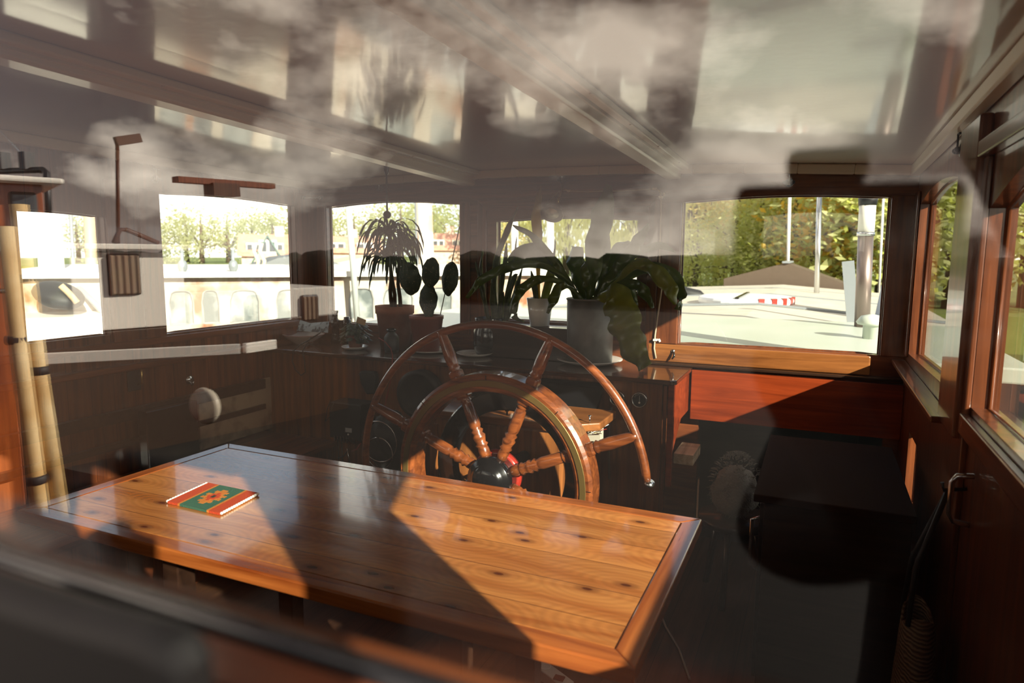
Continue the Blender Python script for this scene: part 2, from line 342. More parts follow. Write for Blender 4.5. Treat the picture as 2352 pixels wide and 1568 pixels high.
# aft wall with the pane the picture is taken through
def az(v): return H + .285
def alow(x):                                     # rounded lower left corner of the opening
    c = -.52 + .12
    return H - .158 + (.12 - math.sqrt(max(0, .12 ** 2 - (c - x) ** 2)) if x < c else 0)
B1 = (-.52, .355, alow, arch(-.52, .355, H + .37, .035)); b = MB()
wall(b, (0, YP - .03, 0), (1, 0, 0), (0, 1, 0), XL - .06, XR + .06, 0, lambda x: zc(x, .2) + .02, [B1, (-2.7, -.95, H - .3, arch(-2.7, -.95, H + .25, .03))], .045)
struct(b.build('wall_back', MHX))
b = MB(); b.box((XL - .06, .14, -.05), (XR + .06, YF + .06, 0)); struct(b.build('floor', FLR))
def pane(name, n, pts_fn, m=GL, **k): pass
def window(num, P, U, Nn, hole, off, m=GL, framew=.022, fd=.02, fm=MHZ, side=-1):
    """glass plus putty bead of one opening; the glass sits inside the wall thickness"""
    ua, ub, z0, z1 = hole; f = lambda q, v: q(v) if callable(q) else q
    P = Vector(P); U = Vector(U); Nn = Vector(Nn); g = MB(); us = [ua + (ub - ua) * i / 12 for i in range(13)]
    lo = [P + U * v + Nn * off + Vector((0, 0, f(z0, v))) for v in us]; hi = [P + U * v + Nn * off + Vector((0, 0, f(z1, v))) for v in us]
    g.prism(lo + hi[::-1], Nn * .004)
    o = struct(MB().tube(lo + hi[::-1], .007, 6, closed=True).build('window_%d' % num, fm))
    g.build('pane', m, o); return o
window(1, (0, YF, 0), (1, 0, 0), (0, 1, 0), F1, .04); window(2, (0, YF, 0), (1, 0, 0), (0, 1, 0), F2, .04); window(3, (0, YF, 0), (1, 0, 0), (0, 1, 0), F3, .04)
window(4, (XL, 0, 0), (0, 1, 0), (-1, 0, 0), L2, .04); window(5, (XL, 0, 0), (0, 1, 0), (-1, 0, 0), L1, .04)
window(6, (XR, 0, 0), (0, 1, 0), (1, 0, 0), R1, .04); window(7, (XR, 0, 0), (0, 1, 0), (1, 0, 0), R2, .04); window(8, (XR, 0, 0), (0, 1, 0), (1, 0, 0), R3, .04)
window(9, (0, YP - .03, 0), (1, 0, 0), (0, 1, 0), B1, .028, m=glass('reflective_aft_glass', 1.6), fm=BLACK)
window(10, (0, YP - .03, 0), (1, 0, 0), (0, 1, 0), (-2.7, -.95, H - .3, arch(-2.7, -.95, H + .25, .03)), .028)
# outside sill of the aft window (blurred along the lower left)
b = MB(); b.box((-.60, .125, H - .195), (.40, .172, H - .168)); struct(b.build('trim_1', wood('sill_wood', (.04, .010, .004), (.12, .034, .010), 'x'), bevel=.006))
# roof edge trim (cream quarter round all the way round), tilted with the camber
def strip(name, pts, w, h, m):
    b = MB()
    for a, c in zip(pts, pts[1:]): b.bar(a, c, w, h)
    return b
n = 2
def edge_trim(pts, w=.04, h=.045, m=PAINT):
    global n
    o = struct(strip('trim', pts, w, h, m).build('trim_%d' % n, m, bevel=.006)); n += 1; return o
xs = [XL + .02 + (XR - XL - .04) * i / 14 for i in range(15)]
edge_trim([(x, YF - .02, zc(x, YF) - .0225) for x in xs])
edge_trim([(XL + .02, .2, zc(XL, .2) - .0225), (XL + .02, YF, zc(XL, YF) - .0225)])
edge_trim([(XR - .02, .2, zc(XR, .2) - .0225), (XR - .02, YF, zc(XR, YF) - .0225)])
# boards of the front wall: mullions, sill rail and the mitred frame round the middle window
def board(p0, p1, m, bev=.004):
    global n
    b = MB(); b.box(p0, p1); o = struct(b.build('trim_%d' % n, m, bevel=bev)); n += 1; return o
yb = YF - .012
board((F3[0] - .115, yb, H - .455), (F3[0] - .004, YF, H + .262), MHZ); board((F3[1] + .004, yb, H - .455), (XR, YF, H + .27), MHZ)
board((F1[1] + .004, yb, H - .47), (F1[1] + .07, YF, H + .29), MHZ); board((XL, yb, H - .47), (F1[0] - .004, YF, H + .30), MHZ)
board((-.80, yb - .012, H - .548), (.235, YF, H - .457), OAKX, .006)            # lit rail under the right window
board((-.80, yb - .045, H - .562), (XR, YF, H - .549), DKW)                      # ledge below it
board((-.565, YF - .06, H - .828), (XR, YF - .015, H - .575), RED, .003)          # red board over the companionway
def fr(px, py): return ry(px, py, YF - .01)
a, c = fr(1095, 449), fr(1517, 436)
fx0, fx1, fzt = -1.80, -.765, H + .300
for q in ([(fx0, fzt), (fx1, fzt), (fx1 - .055, fzt - .055), (fx0 + .055, fzt - .055)], [(fx0, fzt), (fx0 + .055, fzt - .055), (fx0 + .055, H - .5), (fx0, H - .5)], [(fx1, fzt), (fx1, H - .5), (fx1 - .055, H - .5), (fx1 - .055, fzt - .055)]):
    b = MB(); b.prism([(x, YF - .022, z) for x, z in q], (0, .022, 0)); struct(b.build('trim_%d' % n, MHX if q[1][1] == fzt else MHZ, bevel=.004)); n += 1
# left wall: header, posts, sill rail, ledge, rails
xl = XL
board((xl, L2[1] + .004, H - .45), (xl + .012, YF, H + .37), MHZ); board((xl, L1[1] + .004, H - .45), (xl + .014, L1[1] + .10, H + .33), MHZ); board((xl, L2[0] - .12, H - .45), (xl + .012, L2[0] - .004, H + .30), MHZ)
board((xl, .3, H - .46), (xl + .02, YF, H - .425), MHY); board((xl, 1.0, H - .565), (xl + .055, YF - .02, H - .535), MHY, .006)
# right wall posts and ledges, sliding door frame
xr = XR
board((xr - .03, 2.10, H - .48), (xr, 2.36, H + .36), MHZ, .006); board((xr - .055, 2.30, H - .485), (xr, YF, H - .465), MHY, .004)
board((xr - .02, .50, H - .46), (xr, 2.09, H - .405), MHY); board((xr - .03, .30, H + .25), (xr, 2.10, H + .29), MHY)
board((xr - .014, 2.06, 0.02), (xr, 2.13, H + .25), MHZ)
board((xr - .012, 3.44, H - .44), (xr, YF, H + .28), MHZ)
board((xr - .02, .2, .0), (xr, .50, H + .36), MHZ)
# beams with rounded edge and a screwed cream strip along the starboard side
def beam(xc0, w0, zb0, rise, lab):
    t = thing('ceiling_beam', (xc0, 1.8, zb0), lab, 'beam', None)
    b = MB(); y0, y1 = .2, YF - .002
    prof = lambda y: [(xc0 - w0 / 2, zb0 + rise * (3.5 - y)), (xc0 + w0 / 2 - .008, zb0 + rise * (3.5 - y)), (xc0 + w0 / 2, zb0 + .008 + rise * (3.5 - y)), (xc0 + w0 / 2, zc(xc0, y) + .01), (xc0 - w0 / 2, zc(xc0, y) + .01)]
    A = [(x, y0, z) for x, z in prof(y0)]; B = [(x, y1, z) for x, z in prof(y1)]; k = len(A)
    b.add(A + B, [tuple(range(k)), tuple(range(k, 2 * k))] + [(i, (i + 1) % k, (i + 1) % k + k, i + k) for i in range(k)]); b.build('beam_body', PAINT, t, bevel=.003)
    g = MB(); xg = xc0 + w0 / 2 + .004; g.bar((xg, y0, zc(xg, y0) - .02), (xg, y1 - .03, zc(xg, y1) - .02), .008, .024); g.build('side_batten', PAINT, t)
    s = MB(); xs_ = xc0 + w0 / 2 + .028; s.bar((xs_, y0, zc(xs_, y0) - .013), (xs_, y1 - .04, zc(xs_, y1) - .013), .034, .026); st = s.build('cover_strip', PAINT, t, bevel=.006)
    for i in range(6):
        y = 1.02 + .45 * i; q = MB(); q.lathe((xs_ + .012, y, zc(xs_, y) - .026), [(.0045, 0), (.0045, -.002), (.003, -.0035), (.0001, -.004)], 10); q.build('screw', WHITE, st)
    return t
beam(-.700, .072, H + .378, .022, 'cream painted ceiling beam running to the wall between middle and right front windows')
beam(-1.865, .085, H + .386, .031, 'cream painted ceiling beam running to the wall between left and middle front windows')
# ================================================================== TABLE
ZT = H - .74
tx0, tx1, ty0, ty1 = -2.068, -.264, 1.137, 1.912
t = thing('table', ((tx0 + tx1) / 2, (ty0 + ty1) / 2, 0), 'large knotty pine table with a mitred reddish wood border in the foreground', 'table')
b = MB(); b.box((tx0 + .052, ty0 + .052, ZT - .03), (tx1 - .052, ty1 - .052, ZT)); b.build('tabletop', PINE, t)
fw = .05
for q, m in (([(tx0, ty0), (tx1, ty0), (tx1 - fw, ty0 + fw), (tx0 + fw, ty0 + fw)], PINED), ([(tx0, ty1), (tx1, ty1), (tx1 - fw, ty1 - fw), (tx0 + fw, ty1 - fw)], PINED),
             ([(tx0, ty0), (tx0, ty1), (tx0 + fw, ty1 - fw), (tx0 + fw, ty0 + fw)], PINEY), ([(tx1, ty0), (tx1, ty1), (tx1 - fw, ty1 - fw), (tx1 - fw, ty0 + fw)], PINEY)):
    b = MB(); b.prism([(x, y, ZT - .036) for x, y in q], (0, 0, .037)); b.build('border_board', m, t, bevel=.004)
b = MB(); b.box((tx0 + .10, ty0 + .12, ZT - .10), (tx1 - .10, ty0 + .14, ZT - .036)); b.box((tx0 + .10, ty1 - .14, ZT - .10), (tx1 - .10, ty1 - .12, ZT - .036)); b.build('apron', DKW, t)
for x in (-1.62, -.72):
    for y in (1.30, 1.74):
        b = MB(); b.box((x - .03, y - .03, 0), (x + .03, y + .03, ZT - .036)); b.build('leg', DKW, t, bevel=.004)
# woven coaster
KIL = bpy.data.materials.new('woven_kilim'); KIL.use_nodes = True; kt = KIL.node_tree; kb = kt.nodes['Principled BSDF']; kb.inputs['Roughness'].default_value = .95
def kcol(c): 
    return c
cA, cB, cC, cD = ry(0, 0, 1), 0, 0, 0
K = [rz(390, 1153, ZT + .005), rz(475, 1110, ZT + .005), rz(597, 1133, ZT + .005), rz(500, 1180, ZT + .005)]
kc = sum(K, Vector()) / 4; ku = (K[2] - K[1] + K[3] - K[0]) / 2; kv = (K[1] - K[0] + K[2] - K[3]) / 2
t = thing('woven_coaster', (kc.x, kc.y, ZT + .001), 'small red and green woven coaster with white fringe lying on the pine table', 'coaster')
GRN = mat('kilim_green', (.04, .13, .085), rough=.95, bump=(300, .5)); KRD = mat('kilim_red', (.55, .06, .015), rough=.95, bump=(300, .5)); KOR = mat('kilim_orange', (.62, .20, .03), rough=.95, bump=(300, .5)); KBK = mat('kilim_dark', (.03, .03, .02), rough=.95)
def kq(b, u0, u1, v0, v1, z=.008):
    q = [(u0, v0), (u1, v0), (u1, v1), (u0, v1)]; P = [kc + ku * (a - .5) + kv * (c - .5) for a, c in q]
    P = [Vector((p.x, p.y, ZT)) for p in P]; b.hexa([p + Vector((0, 0, .001)) for p in P], [p + Vector((0, 0, z)) for p in P])
b = MB(); kq(b, .24, .76, 0, 1); b.build('field', GRN, t)
for e_ in ((0, .20), (.80, 1)): b = MB(); kq(b, *e_, 0, 1); b.build('end_band', KRD, t)
for e_ in ((.20, .24), (.76, .80)): b = MB(); kq(b, *e_, 0, 1); b.build('stripe', KOR, t)
b = MB()
for i, hw in enumerate((.05, .12, .09, .18, .14, .18, .09, .12, .05)):
    v = .18 + i * .072; kq(b, .5 - hw, .5 + hw, v, v + .072, .0087)
b.build('diamond', KOR, t)
b = MB()
for i, hw in enumerate((.03, .08, .11, .08, .03)): kq(b, .5 - hw, .5 + hw, .32 + i * .072, .392 + i * .072, .0092)
b.build('diamond_core', KRD, t)
b = MB(); kq(b, .47, .53, .45, .55, .0097); b.build('center_block', KBK, t)
for e in (-.02, 1.02):
    b = MB()
    for i in range(16):
        P = kc + ku * (e - .5) + kv * ((i + .5) / 16 - .5); b.ell((P.x, P.y, ZT + .006), (.0045, .0055, .0045), 8, 6)
    b.build('fringe', mat('wool_white', (.85, .82, .75), rough=.9), t)
# ================================================================== CONSOLE along the front wall
ZK = H - .5635
t = thing('console', (-1.8, 3.3, 0), 'long dark varnished wheelhouse console carrying the plants below the front windows', 'console')
b = MB(); b.prism([(XL + .005, 3.09, ZK - .022), (XL + .005, YF - .003, ZK - .022), (-.565, YF - .003, ZK - .022), (-.565, 3.09, ZK - .022), (-.59, 3.065, ZK - .022), (XL + .03, 3.065, ZK - .022)], (0, 0, .022)); b.build('worktop', wood('dark_mahogany_x', (.03, .010, .005), (.085, .026, .010), 'x', rough=.25, coat=.9), t, bevel=.004)
b = MB(); b.box((XL + .005, 3.10, .25), (-.63, 3.12, ZK - .022)); b.build('front_panel', wood('console_veneer', (.085, .026, .008), (.26, .085, .022), 'z', rough=.35, coat=.5), t)
# starboard cheek: steps down in a cut-away bracket
q = [(3.095, .42), (3.12, .42), (3.12, H - .905), (3.30, H - .79), (3.53, H - .79), (3.53, ZK - .022), (3.095, ZK - .022)]
b = MB(); b.prism([(-.605, y, z) for y, z in q], (.028, 0, 0)); b.build('side_panel', RED, t, bevel=.003)
for x_ in (-.622, -1.24): b = MB(); b.box((x_, 3.085, .3), (x_ + .015, 3.10, ZK - .03)); b.build('corner_bead', MHZ, t)
# gauges
def gauge(px, py, r, lab):
    p = ry(px, py, 3.10); g = thing('gauge', p, lab, 'gauge', None)
    b = MB(); b.lathe(p, [(r, 0), (r, .012), (r * .9, .017), (r * .82, .012), (r * .82, .006)], 28, (0, -1, 0), cap=False); b.build('bezel', STEEL, g)
    b = MB(); b.lathe(p, [(r * .84, .002), (r * .84, .005)], 28, (0, -1, 0)); d = b.build('dial', mat('dial_black', (.012, .012, .014), rough=.5), g)
    b = MB(); c = p + Vector((0, -.0065, 0)); b.bar(c + Vector((0, 0, -r * .35)), c + Vector((0, 0, r * .55)), .0022, .001); b.lathe(c + Vector((0, 0, -r * .35)), [(r * .13, 0), (r * .13, .002)], 12, (0, -1, 0)); b.build('needle', WHITE, d)
    b = MB()
    for i in range(9):
        a = math.radians(30 + 15 * i); b.bar(c + Vector((math.cos(a), 0, math.sin(a))) * r * .62, c + Vector((math.cos(a), 0, math.sin(a))) * r * .76, .0018, .001)
    b.build('scale_marks', WHITE, d); return g
gauge(1470, 918, .0375, 'round chrome rimmed gauge with upright white needle, the right one on the console front')
gauge(1419, 914, .0375, 'round chrome rimmed gauge on the console front, partly behind the outer wheel rim')
# sticker
p = ry(1342, 897, 3.097); s = .036
t = thing('sticker', p, 'torn red sticker with black letters BOL and a blue arc on the console front', 'sticker')
b = MB(); b.box(p + Vector((-s, -.001, -s)), p + Vector((s, .002, s))); b.build('backing', mat('sticker_red', (.30, .03, .025), rough=.4), t)
b = MB(); b.prism([p + Vector((x, -.0012, z)) for x, z in ((-.03, .006), (.004, .002), (.024, .018), (.012, .034), (-.020, .032))], (0, -.0008, 0)); b.build('figure', mat('sticker_rose', (.60, .07, .06), rough=.5), t)
b = MB(); b.tube([p + Vector((.002 + .027 * math.cos(a), -.002, -.012 + .020 * math.sin(a))) for a in [math.pi + math.pi * i / 12 for i in range(13)]], .0022, 6); b.tube([p + Vector((-.026, -.002, -.011)), p + Vector((.03, -.002, -.011))], .0014, 6); b.build('blue_arc', mat('sticker_blue', (.15, .30, .50), rough=.5), t)
def text(s_, p, size, m, parent, rotx=math.pi / 2, rotz=0.0, nm='lettering'):
    c = bpy.data.curves.new(nm, 'FONT'); c.body = s_; c.size = size; c.extrude = .0006; c.align_x = 'CENTER'
    o = bpy.data.objects.new(nm, c); COL.objects.link(o); dg = bpy.context.evaluated_depsgraph_get(); me = bpy.data.meshes.new_from_object(o.evaluated_get(dg))
    bpy.data.objects.remove(o); o = bpy.data.objects.new(nm, me); COL.objects.link(o); me.materials.clear(); me.materials.append(m)
    o.rotation_euler = (rotx, 0, rotz); o.parent = parent; o.location = Vector(p) - ORG[parent.name]; ORG[o.name] = Vector(p); return o
text('BOL', p + Vector((-.006, -.0022, -.008)), .017, BLACK, t)
# ---------------------------------------------------------------- white plates
def plate(name, c, r, lab, grp=None, h=.020):
    o = tag(MB().lathe(c, [(.0001, .004), (r * .55, .004), (r * .7, .008), (r, h), (r * 1.0, h - .003), (r * .72, .003), (r * .5, 0), (.0001, 0)], 48).build(name, CHINA), lab, 'plate', grp); return o
def zk(px, py): return rz(px, py, ZK)
P1 = zk(816, 802); plate('plate', P1, .078, 'white china plate under the striped-leaf plant, beside the binoculars')
P2 = zk(984, 809) + Vector((0, .02, 0)); plate('plate', P2, .135, 'white china plate under the terracotta pots with the cactus', h=.018)
P3 = zk(1088, 818) + Vector((0, 0.02, 0)); plate('plate', P3, .105, 'white china plate at the left of the steering wheel top, under the snake plant')
P4 = zk(1350, 836) + Vector((0, .03, 0)); plate('plate', P4, .172, 'large white china plate under the grey zinc pot with the fern', h=.026)
def pot(b, c, r0, r1, h, rim=.0, rimh=.0, th=.006):
    pr = [(.0001, .001), (r0, .001)]
    if rim: pr += [(r1, h - rimh), (r1 + rim, h - rimh), (r1 + rim * 1.3, h), (r1 - th, h), (r1 - th - .002, h - .02), (.0001, h - .02)]
    else: pr += [(r1, h), (r1 - th, h), (r1 - th - .002, h - .02), (.0001, h - .02)]
    return b.lathe(c, pr, 40)
LF = mat('fern_green', (.075, .11, .02), rough=.28, coat=.4, trans=.35, noise=(7, (.13, .16, .02), .4, .75))
LF2 = mat('fern_sunlit_green', (.17, .19, .03), rough=.3, coat=.3, trans=.4, noise=(9, (.28, .27, .05), .4, .75))  # lighter copy of the fern green, sunlight put into the colour
SNK = mat('snake_leaf', (.035, .05, .018), rough=.35, trans=.12, noise=(28, (.085, .10, .045), .45, .6)); SNE = mat('snake_leaf_edge', (.32, .33, .12), rough=.4, trans=.3)
SNY = mat('yellow_snake_leaf', (.38, .27, .07), rough=.4, trans=.45, noise=(16, (.30, .24, .09), .4, .7))
GRS = mat('grassy_leaf', (.035, .05, .02), rough=.45, trans=.3, noise=(20, (.11, .10, .04), .45, .7)); BRK = mat('plant_stem', (.09, .06, .035), rough=.9, bump=(50, .6))
CAC = mat('cactus_skin', (.035, .05, .03), rough=.6, noise=(40, (.06, .075, .045), .5, .6)); SPN = mat('cactus_spines', (.35, .27, .16), rough=.9)
# big fern in the zinc pot
PC = Vector((P4.x, P4.y, ZK + .006))
t = thing('potted_fern', PC, 'large wavy-leaved fern in a grey zinc pot at the right of the console', 'plant')
ZNC = mat('zinc_grey', (.16, .16, .155), rough=.55, metal=.35, noise=(7, (.30, .30, .29), .4, .7))
b = MB(); pot(b, PC, .118, .122, .335); b.lathe(PC + Vector((0, 0, .325)), [(.124, 0), (.128, .004), (.124, .009)], 40, cap=False); b.build('pot', ZNC, t)
MB().lathe(PC + Vector((0, 0, .305)), [(.0001, .012), (.10, .006), (.115, 0)], 24).build('soil', SOIL, t)
yf = PC.y; base = PC + Vector((0, 0, .31))
def leaf(pts, ws, dy=0.0, wav=.010, fold=.22, m=LF, seed=0, side=None, parent=None, name='leaf', yb_=None, base_=None, seg=7):
    L = []; k = len(pts); y0 = (yb_ or yf)
    for i, q in enumerate(pts):
        y = y0 + (dy * (i / (k - 1)) if not isinstance(dy, (list, tuple)) else dy[i]); L.append(ry(q[0], q[1], y))
    d = (L[-1] - L[0]).normalized(); sd = side or Vector((0, -1, 0)).cross(d).normalized()
    return MB().ribbon(L, ws, sd, fold=fold, wav=wav, seed=seed, seg=seg).build(name, m, parent or t)
px = .00205
leaf([(1352, 692), (1360, 640), (1367, 560), (1385, 490), (1398, 424)], [.008, .034, .054, .060, .012], [0, 0, -.02, -.04, -.05], seed=1)
leaf([(1375, 690), (1380, 640), (1388, 590), (1398, 530)], [.008, .022, .032, .004], [0, .03, .05, .07], seed=2)
leaf([(1338, 692), (1300, 640), (1262, 590), (1225, 545), (1178, 517)], [.008, .018, .024, .020, .004], [0, -.02, -.04, -.06, -.08], seed=3)
leaf([(1335, 690), (1282, 625), (1215, 606), (1150, 620), (1105, 645), (1072, 685)], [.006, .012, .022, .026, .022, .008], [0, -.04, -.07, -.10, -.12, -.14], seed=4)
leaf([(1332, 694), (1300, 655), (1255, 640), (1218, 650), (1190, 675), (1180, 720), (1204, 740)], [.006, .010, .018, .026, .026, .020, .003], [0, -.05, -.09, -.11, -.12, -.13, -.13], seed=5)
leaf([(1345, 690), (1330, 640), (1322, 600), (1325, 566)], [.010, .040, .052, .030], [0, .05, .08, .10], seed=6)
leaf([(1370, 692), (1400, 640), (1440, 590), (1468, 550), (1490, 514)], [.008, .030, .040, .030, .004], [0, .02, .04, .05, .05], seed=7)
leaf([(1378, 694), (1420, 640), (1468, 606), (1510, 630), (1540, 665), (1552, 700)], [.006, .014, .026, .040, .038, .006], [0, -.05, -.09, -.12, -.13, -.12], seed=8, m=LF2)
leaf([(1380, 692), (1440, 640), (1500, 615), (1545, 640), (1562, 680), (1556, 712)], [.006, .014, .030, .042, .036, .008], [0, .02, .03, .04, .03, .02], seed=9)
leaf([(1360, 690), (1392, 672), (1420, 700), (1436, 750), (1455, 800), (1482, 845)], [.012, .050, .088, .078, .066, .034], [-.05, -.12, -.16, -.18, -.19, -.20], seed=10, m=LF2, wav=.016)
leaf([(1378, 694), (1420, 655), (1460, 655), (1485, 680), (1500, 708)], [.006, .014, .030, .026, .004], [0, -.06, -.08, -.10, -.10], seed=11)
leaf([(1330, 694), (1305, 645), (1270, 600), (1232, 572), (1190, 576)], [.008, .016, .028, .030, .012], [0, .04, .06, .07, .08], seed=12)
leaf([(1336, 692), (1292, 640), (1240, 590), (1205, 582), (1166, 600)], [.006, .014, .050, .056, .010], [0, .01, .02, .02, .02], seed=13)
leaf([(1372, 690), (1420, 620), (1475, 575), (1520, 565), (1552, 580)], [.006, .014, .020, .018, .003], [0, .04, .06, .07, .07], seed=14)
leaf([(1365, 690), (1390, 640), (1412, 596), (1430, 570), (1450, 560)], [.008, .034, .050, .042, .010], [0, .05, .09, .10, .11], seed=15)
leaf([(1340, 692), (1310, 660), (1285, 660), (1270, 690), (1258, 720)], [.006, .012, .024, .026, .006], [-.03, -.07, -.10, -.12, -.12], seed=16)
leaf([(1352, 694), (1348, 660), (1342, 630), (1345, 600)], [.008, .018, .026, .006], [-.04, -.07, -.08, -.08], seed=17)
leaf([(1370, 692), (1440, 660), (1455, 700), (1440, 720)], [.006, .020, .026, .006], [.04, .08, .10, .10], seed=18)
# snake plant beside it
c = P3 + Vector((.05, .08, .004)); c.z = ZK + .004
t = thing('snake_plant', c, 'tall banded snake plant in a glossy black pot, left of the fern', 'plant')
b = MB(); b.lathe(c, [(.0001, 0), (.075, 0), (.092, .05), (.090, .13), (.075, .17), (.083, .20), (.083, .206), (.074, .205), (.070, .18), (.0001, .18)], 40); b.build('pot', BLACK, t)
yv = c.y
for i, (q, wd) in enumerate([([(1140, 735), (1133, 660), (1142, 590), (1165, 530), (1190, 474)], .015), ([(1122, 735), (1112, 680), (1104, 620), (1110, 572)], .010), ([(1120, 730), (1110, 690), (1100, 640), (1092, 600)], .007),
    ([(1150, 735), (1150, 670), (1160, 600), (1164, 555)], .012), ([(1160, 735), (1165, 690), (1180, 640), (1190, 630)], .014), ([(1135, 735), (1132, 690), (1128, 650)], .018), ([(1165, 735), (1178, 690), (1190, 650), (1200, 615)], .012), ([(1148, 740), (1150, 700), (1158, 670)], .016), ([(1160, 738), (1160, 690), (1178, 610), (1188, 540)], .006)]):
    k = len(q); ws = [wd * .8] + [wd] * (k - 2) + [.001]
    o = leaf(q, ws, (random.random() - .5) * .08, wav=.003, fold=.3, m=SNK, seed=i, yb_=yv, parent=t, name='leaf')
    leaf([(a + 0.0, d_) for a, d_ in q], [w_ * 1.22 for w_ in ws], .0, wav=.003, fold=.3, m=SNE, seed=i, yb_=yv + .012 + i * .004, parent=o, name='leaf_edge')
# second snake plant, white pot on the sill
c = ry(1240, 748, 3.47); c.z = ry(1240, 748, 3.47).z
c = Vector((ry(1240, 748, 3.44).x, 3.44, ry(1240, 748, 3.44).z)); b = MB(); b.box((-1.68, 3.36, ZK + .001), (-1.14, YF - .015, c.z - .001)); tag(b.build('riser_shelf', DKW, bevel=.004), 'low dark wooden riser on the console under the middle front window', 'shelf')
t = thing('snake_plant', c, 'snake plant with one broad upright yellowed leaf in a tapered white pot behind the fern', 'plant')
b = MB(); hp = ry(1240, 684, 3.44).z - c.z; pot(b, c, .052, .074, hp); b.build('pot', CHINA, t)
leaf([(1238, 690), (1236, 620), (1234, 545), (1232, 490), (1243, 428)], [.009, .012, .028, .030, .001], 0, wav=.004, fold=.2, m=SNY, seed=3, yb_=3.43, parent=t)
leaf([(1250, 690), (1262, 640), (1272, 600)], [.022, .026, .012], 0, wav=.004, fold=.2, m=LF2, seed=4, yb_=3.45, parent=t)
leaf([(1232, 690), (1226, 650), (1220, 622)], [.016, .018, .002], 0, wav=.003, fold=.2, m=SNK, seed=5, yb_=3.42, parent=t)
leaf([(1246, 690), (1270, 600), (1276, 550)], [.008, .010, .001], 0, wav=.003, fold=.2, m=SNK, seed=6, yb_=3.46, parent=t)
# dracaena with two stems
c = zk(905, 800) + Vector((0, -.02, 0)); c = Vector((ry(908, 760, 3.40).x, 3.40, ZK))
t = thing('dracaena', c, 'thin-leaved dracaena with drooping grassy crown in a wide terracotta pot', 'plant')
hp = ry(908, 704, 3.34).z - ZK; b = MB(); pot(b, c, .085, .108, hp, rim=.006, rimh=.045); b.build('pot', TERRA, t); MB().lathe(c + Vector((0, 0, hp - .03)), [(.0001, .012), (.10, .008)], 20).build('soil', SOIL, t)
tops = [ry(893, 528, 3.40), ry(915, 560, 3.42), ry(895, 590, 3.38)]
for i, (tp, dx) in enumerate(zip(tops, (0, .035, -.02))):
    b = MB(); p0 = c + Vector((dx, 0, hp - .03)); b.tube([p0 + (tp - p0) * k / 5 + Vector((.008 * math.sin(k * 1.7 + i), 0, 0)) for k in range(6)], [.013, .012, .011, .011, .011, .013], 8); st = b.build('stem', BRK, t)
    nb = (52, 40, 34)[i]
    for k in range(nb):
        a = random.random() * 6.283; el = random.uniform(.25, 1.25); Ln = random.uniform(.17, .33); v = Vector((math.cos(a) * math.cos(el), math.sin(a) * math.cos(el) * .8, math.sin(el))); P = [tp - Vector((0, 0, random.random() * .05))]; ws = []
        mseg = 7
        for s_ in range(mseg):
            P.append(P[-1] + v * Ln / mseg); v = (v + Vector((0, 0, -.42 - .1 * s_))).normalized()
        # keep the blades off the window pane
        P = [Vector((p.x, min(p.y, YF - .03), p.z)) for p in P]
        MB().ribbon(P, [.003] + [.0055] * (mseg - 1) + [.0006], v.cross(Vector((0, 0, 1))) if abs(v.z) < .99 else (1, 0, 0), fold=.3, th=.0006).build('leaf', GRS, t)
# prickly pear
c = Vector((P2.x + .03, P2.y - .01, ZK + .004)); c.x = ry(980, 770, c.y).x
t = thing('prickly_pear', c, 'dark prickly pear cactus with round pads in a red-brown plastic pot on a white plate', 'cactus')
hp = ry(980, 724, c.y).z - c.z; b = MB(); pot(b, c, .072, .096, hp, rim=.003, rimh=.02, th=.004); b.build('pot', TERRA2, t); MB().lathe(c + Vector((0, 0, hp - .03)), [(.0001, .012), (.085, .008)], 20).build('soil', SOIL, t)
for i, (px_, py_, rw, rh, dy, tilt) in enumerate([(984, 688, .070, .088, 0, 0), (942, 640, .074, .094, .035, -.2), (990, 626, .052, .084, -.02, .1), (1034, 640, .060, .094, .03, .2), (985, 715, .032, .04, -.01, 0)]):
    p = ry(px_, py_, c.y + dy); R = Matrix.Rotation(tilt, 3, 'Y') @ Matrix.Rotation((i % 3 - 1) * .25, 3, 'Z'); b = MB(); b.ell(p, (rw, .024, rh), 24, 16, bump=.12, seed=i, rot=R); pad = b.build('pad', CAC, t)
    b = MB()
    for k in range(70):
        th_ = random.random() * 6.283; r_ = math.sqrt(random.random()) * .97; s_ = random.choice((-1, 1)); q = Vector((rw * r_ * math.cos(th_), s_ * .024 * math.sqrt(1 - r_ * r_), rh * r_ * math.sin(th_))); b.ell(p + R @ q, (.0022,) * 3, 6, 4)
    b.build('spines', SPN, pad)
b = MB(); a0, a1 = ry(1012, 722, c.y + .03), ry(1056, 520, c.y + .06); a1.y = min(a1.y, YF - .02); b.tube([a0, a1], .003, 8); tag(b.build('plant_stake', mat('bamboo', (.20, .15, .08), rough=.6)), 'thin leaning cane stake behind the prickly pear', 'stake')
# small peperomia
c = P1 + Vector((.005, 0, .005)); t = thing('peperomia', c, 'small bushy plant with striped leaves in a little terracotta pot on a white plate', 'plant')
b = MB(); pot(b, c, .036, .047, .075, rim=.003, rimh=.015); b.build('pot', TERRA, t)
PEP = mat('peperomia_leaf', (.045, .06, .028), rough=.4, trans=.15, noise=(60, (.11, .12, .07), .45, .6))
for k in range(98):
    a = random.random() * 6.283; el = random.uniform(-.5, 1.3); r_ = .080 * random.uniform(.6, 1.05); p = c + Vector((math.cos(a) * math.cos(el) * r_, math.sin(a) * math.cos(el) * r_, .088 + math.sin(el) * r_ * .9)); o = Vector((math.cos(a), math.sin(a), -.6)).normalized()
    MB().ribbon([p, p + o * .012, p + o * .026, p + o * .038], [.004, .0165, .015, .001], o.cross(Vector((0, 0, 1))), fold=-.25, th=.0006, seg=2).build('leaf', PEP, t)
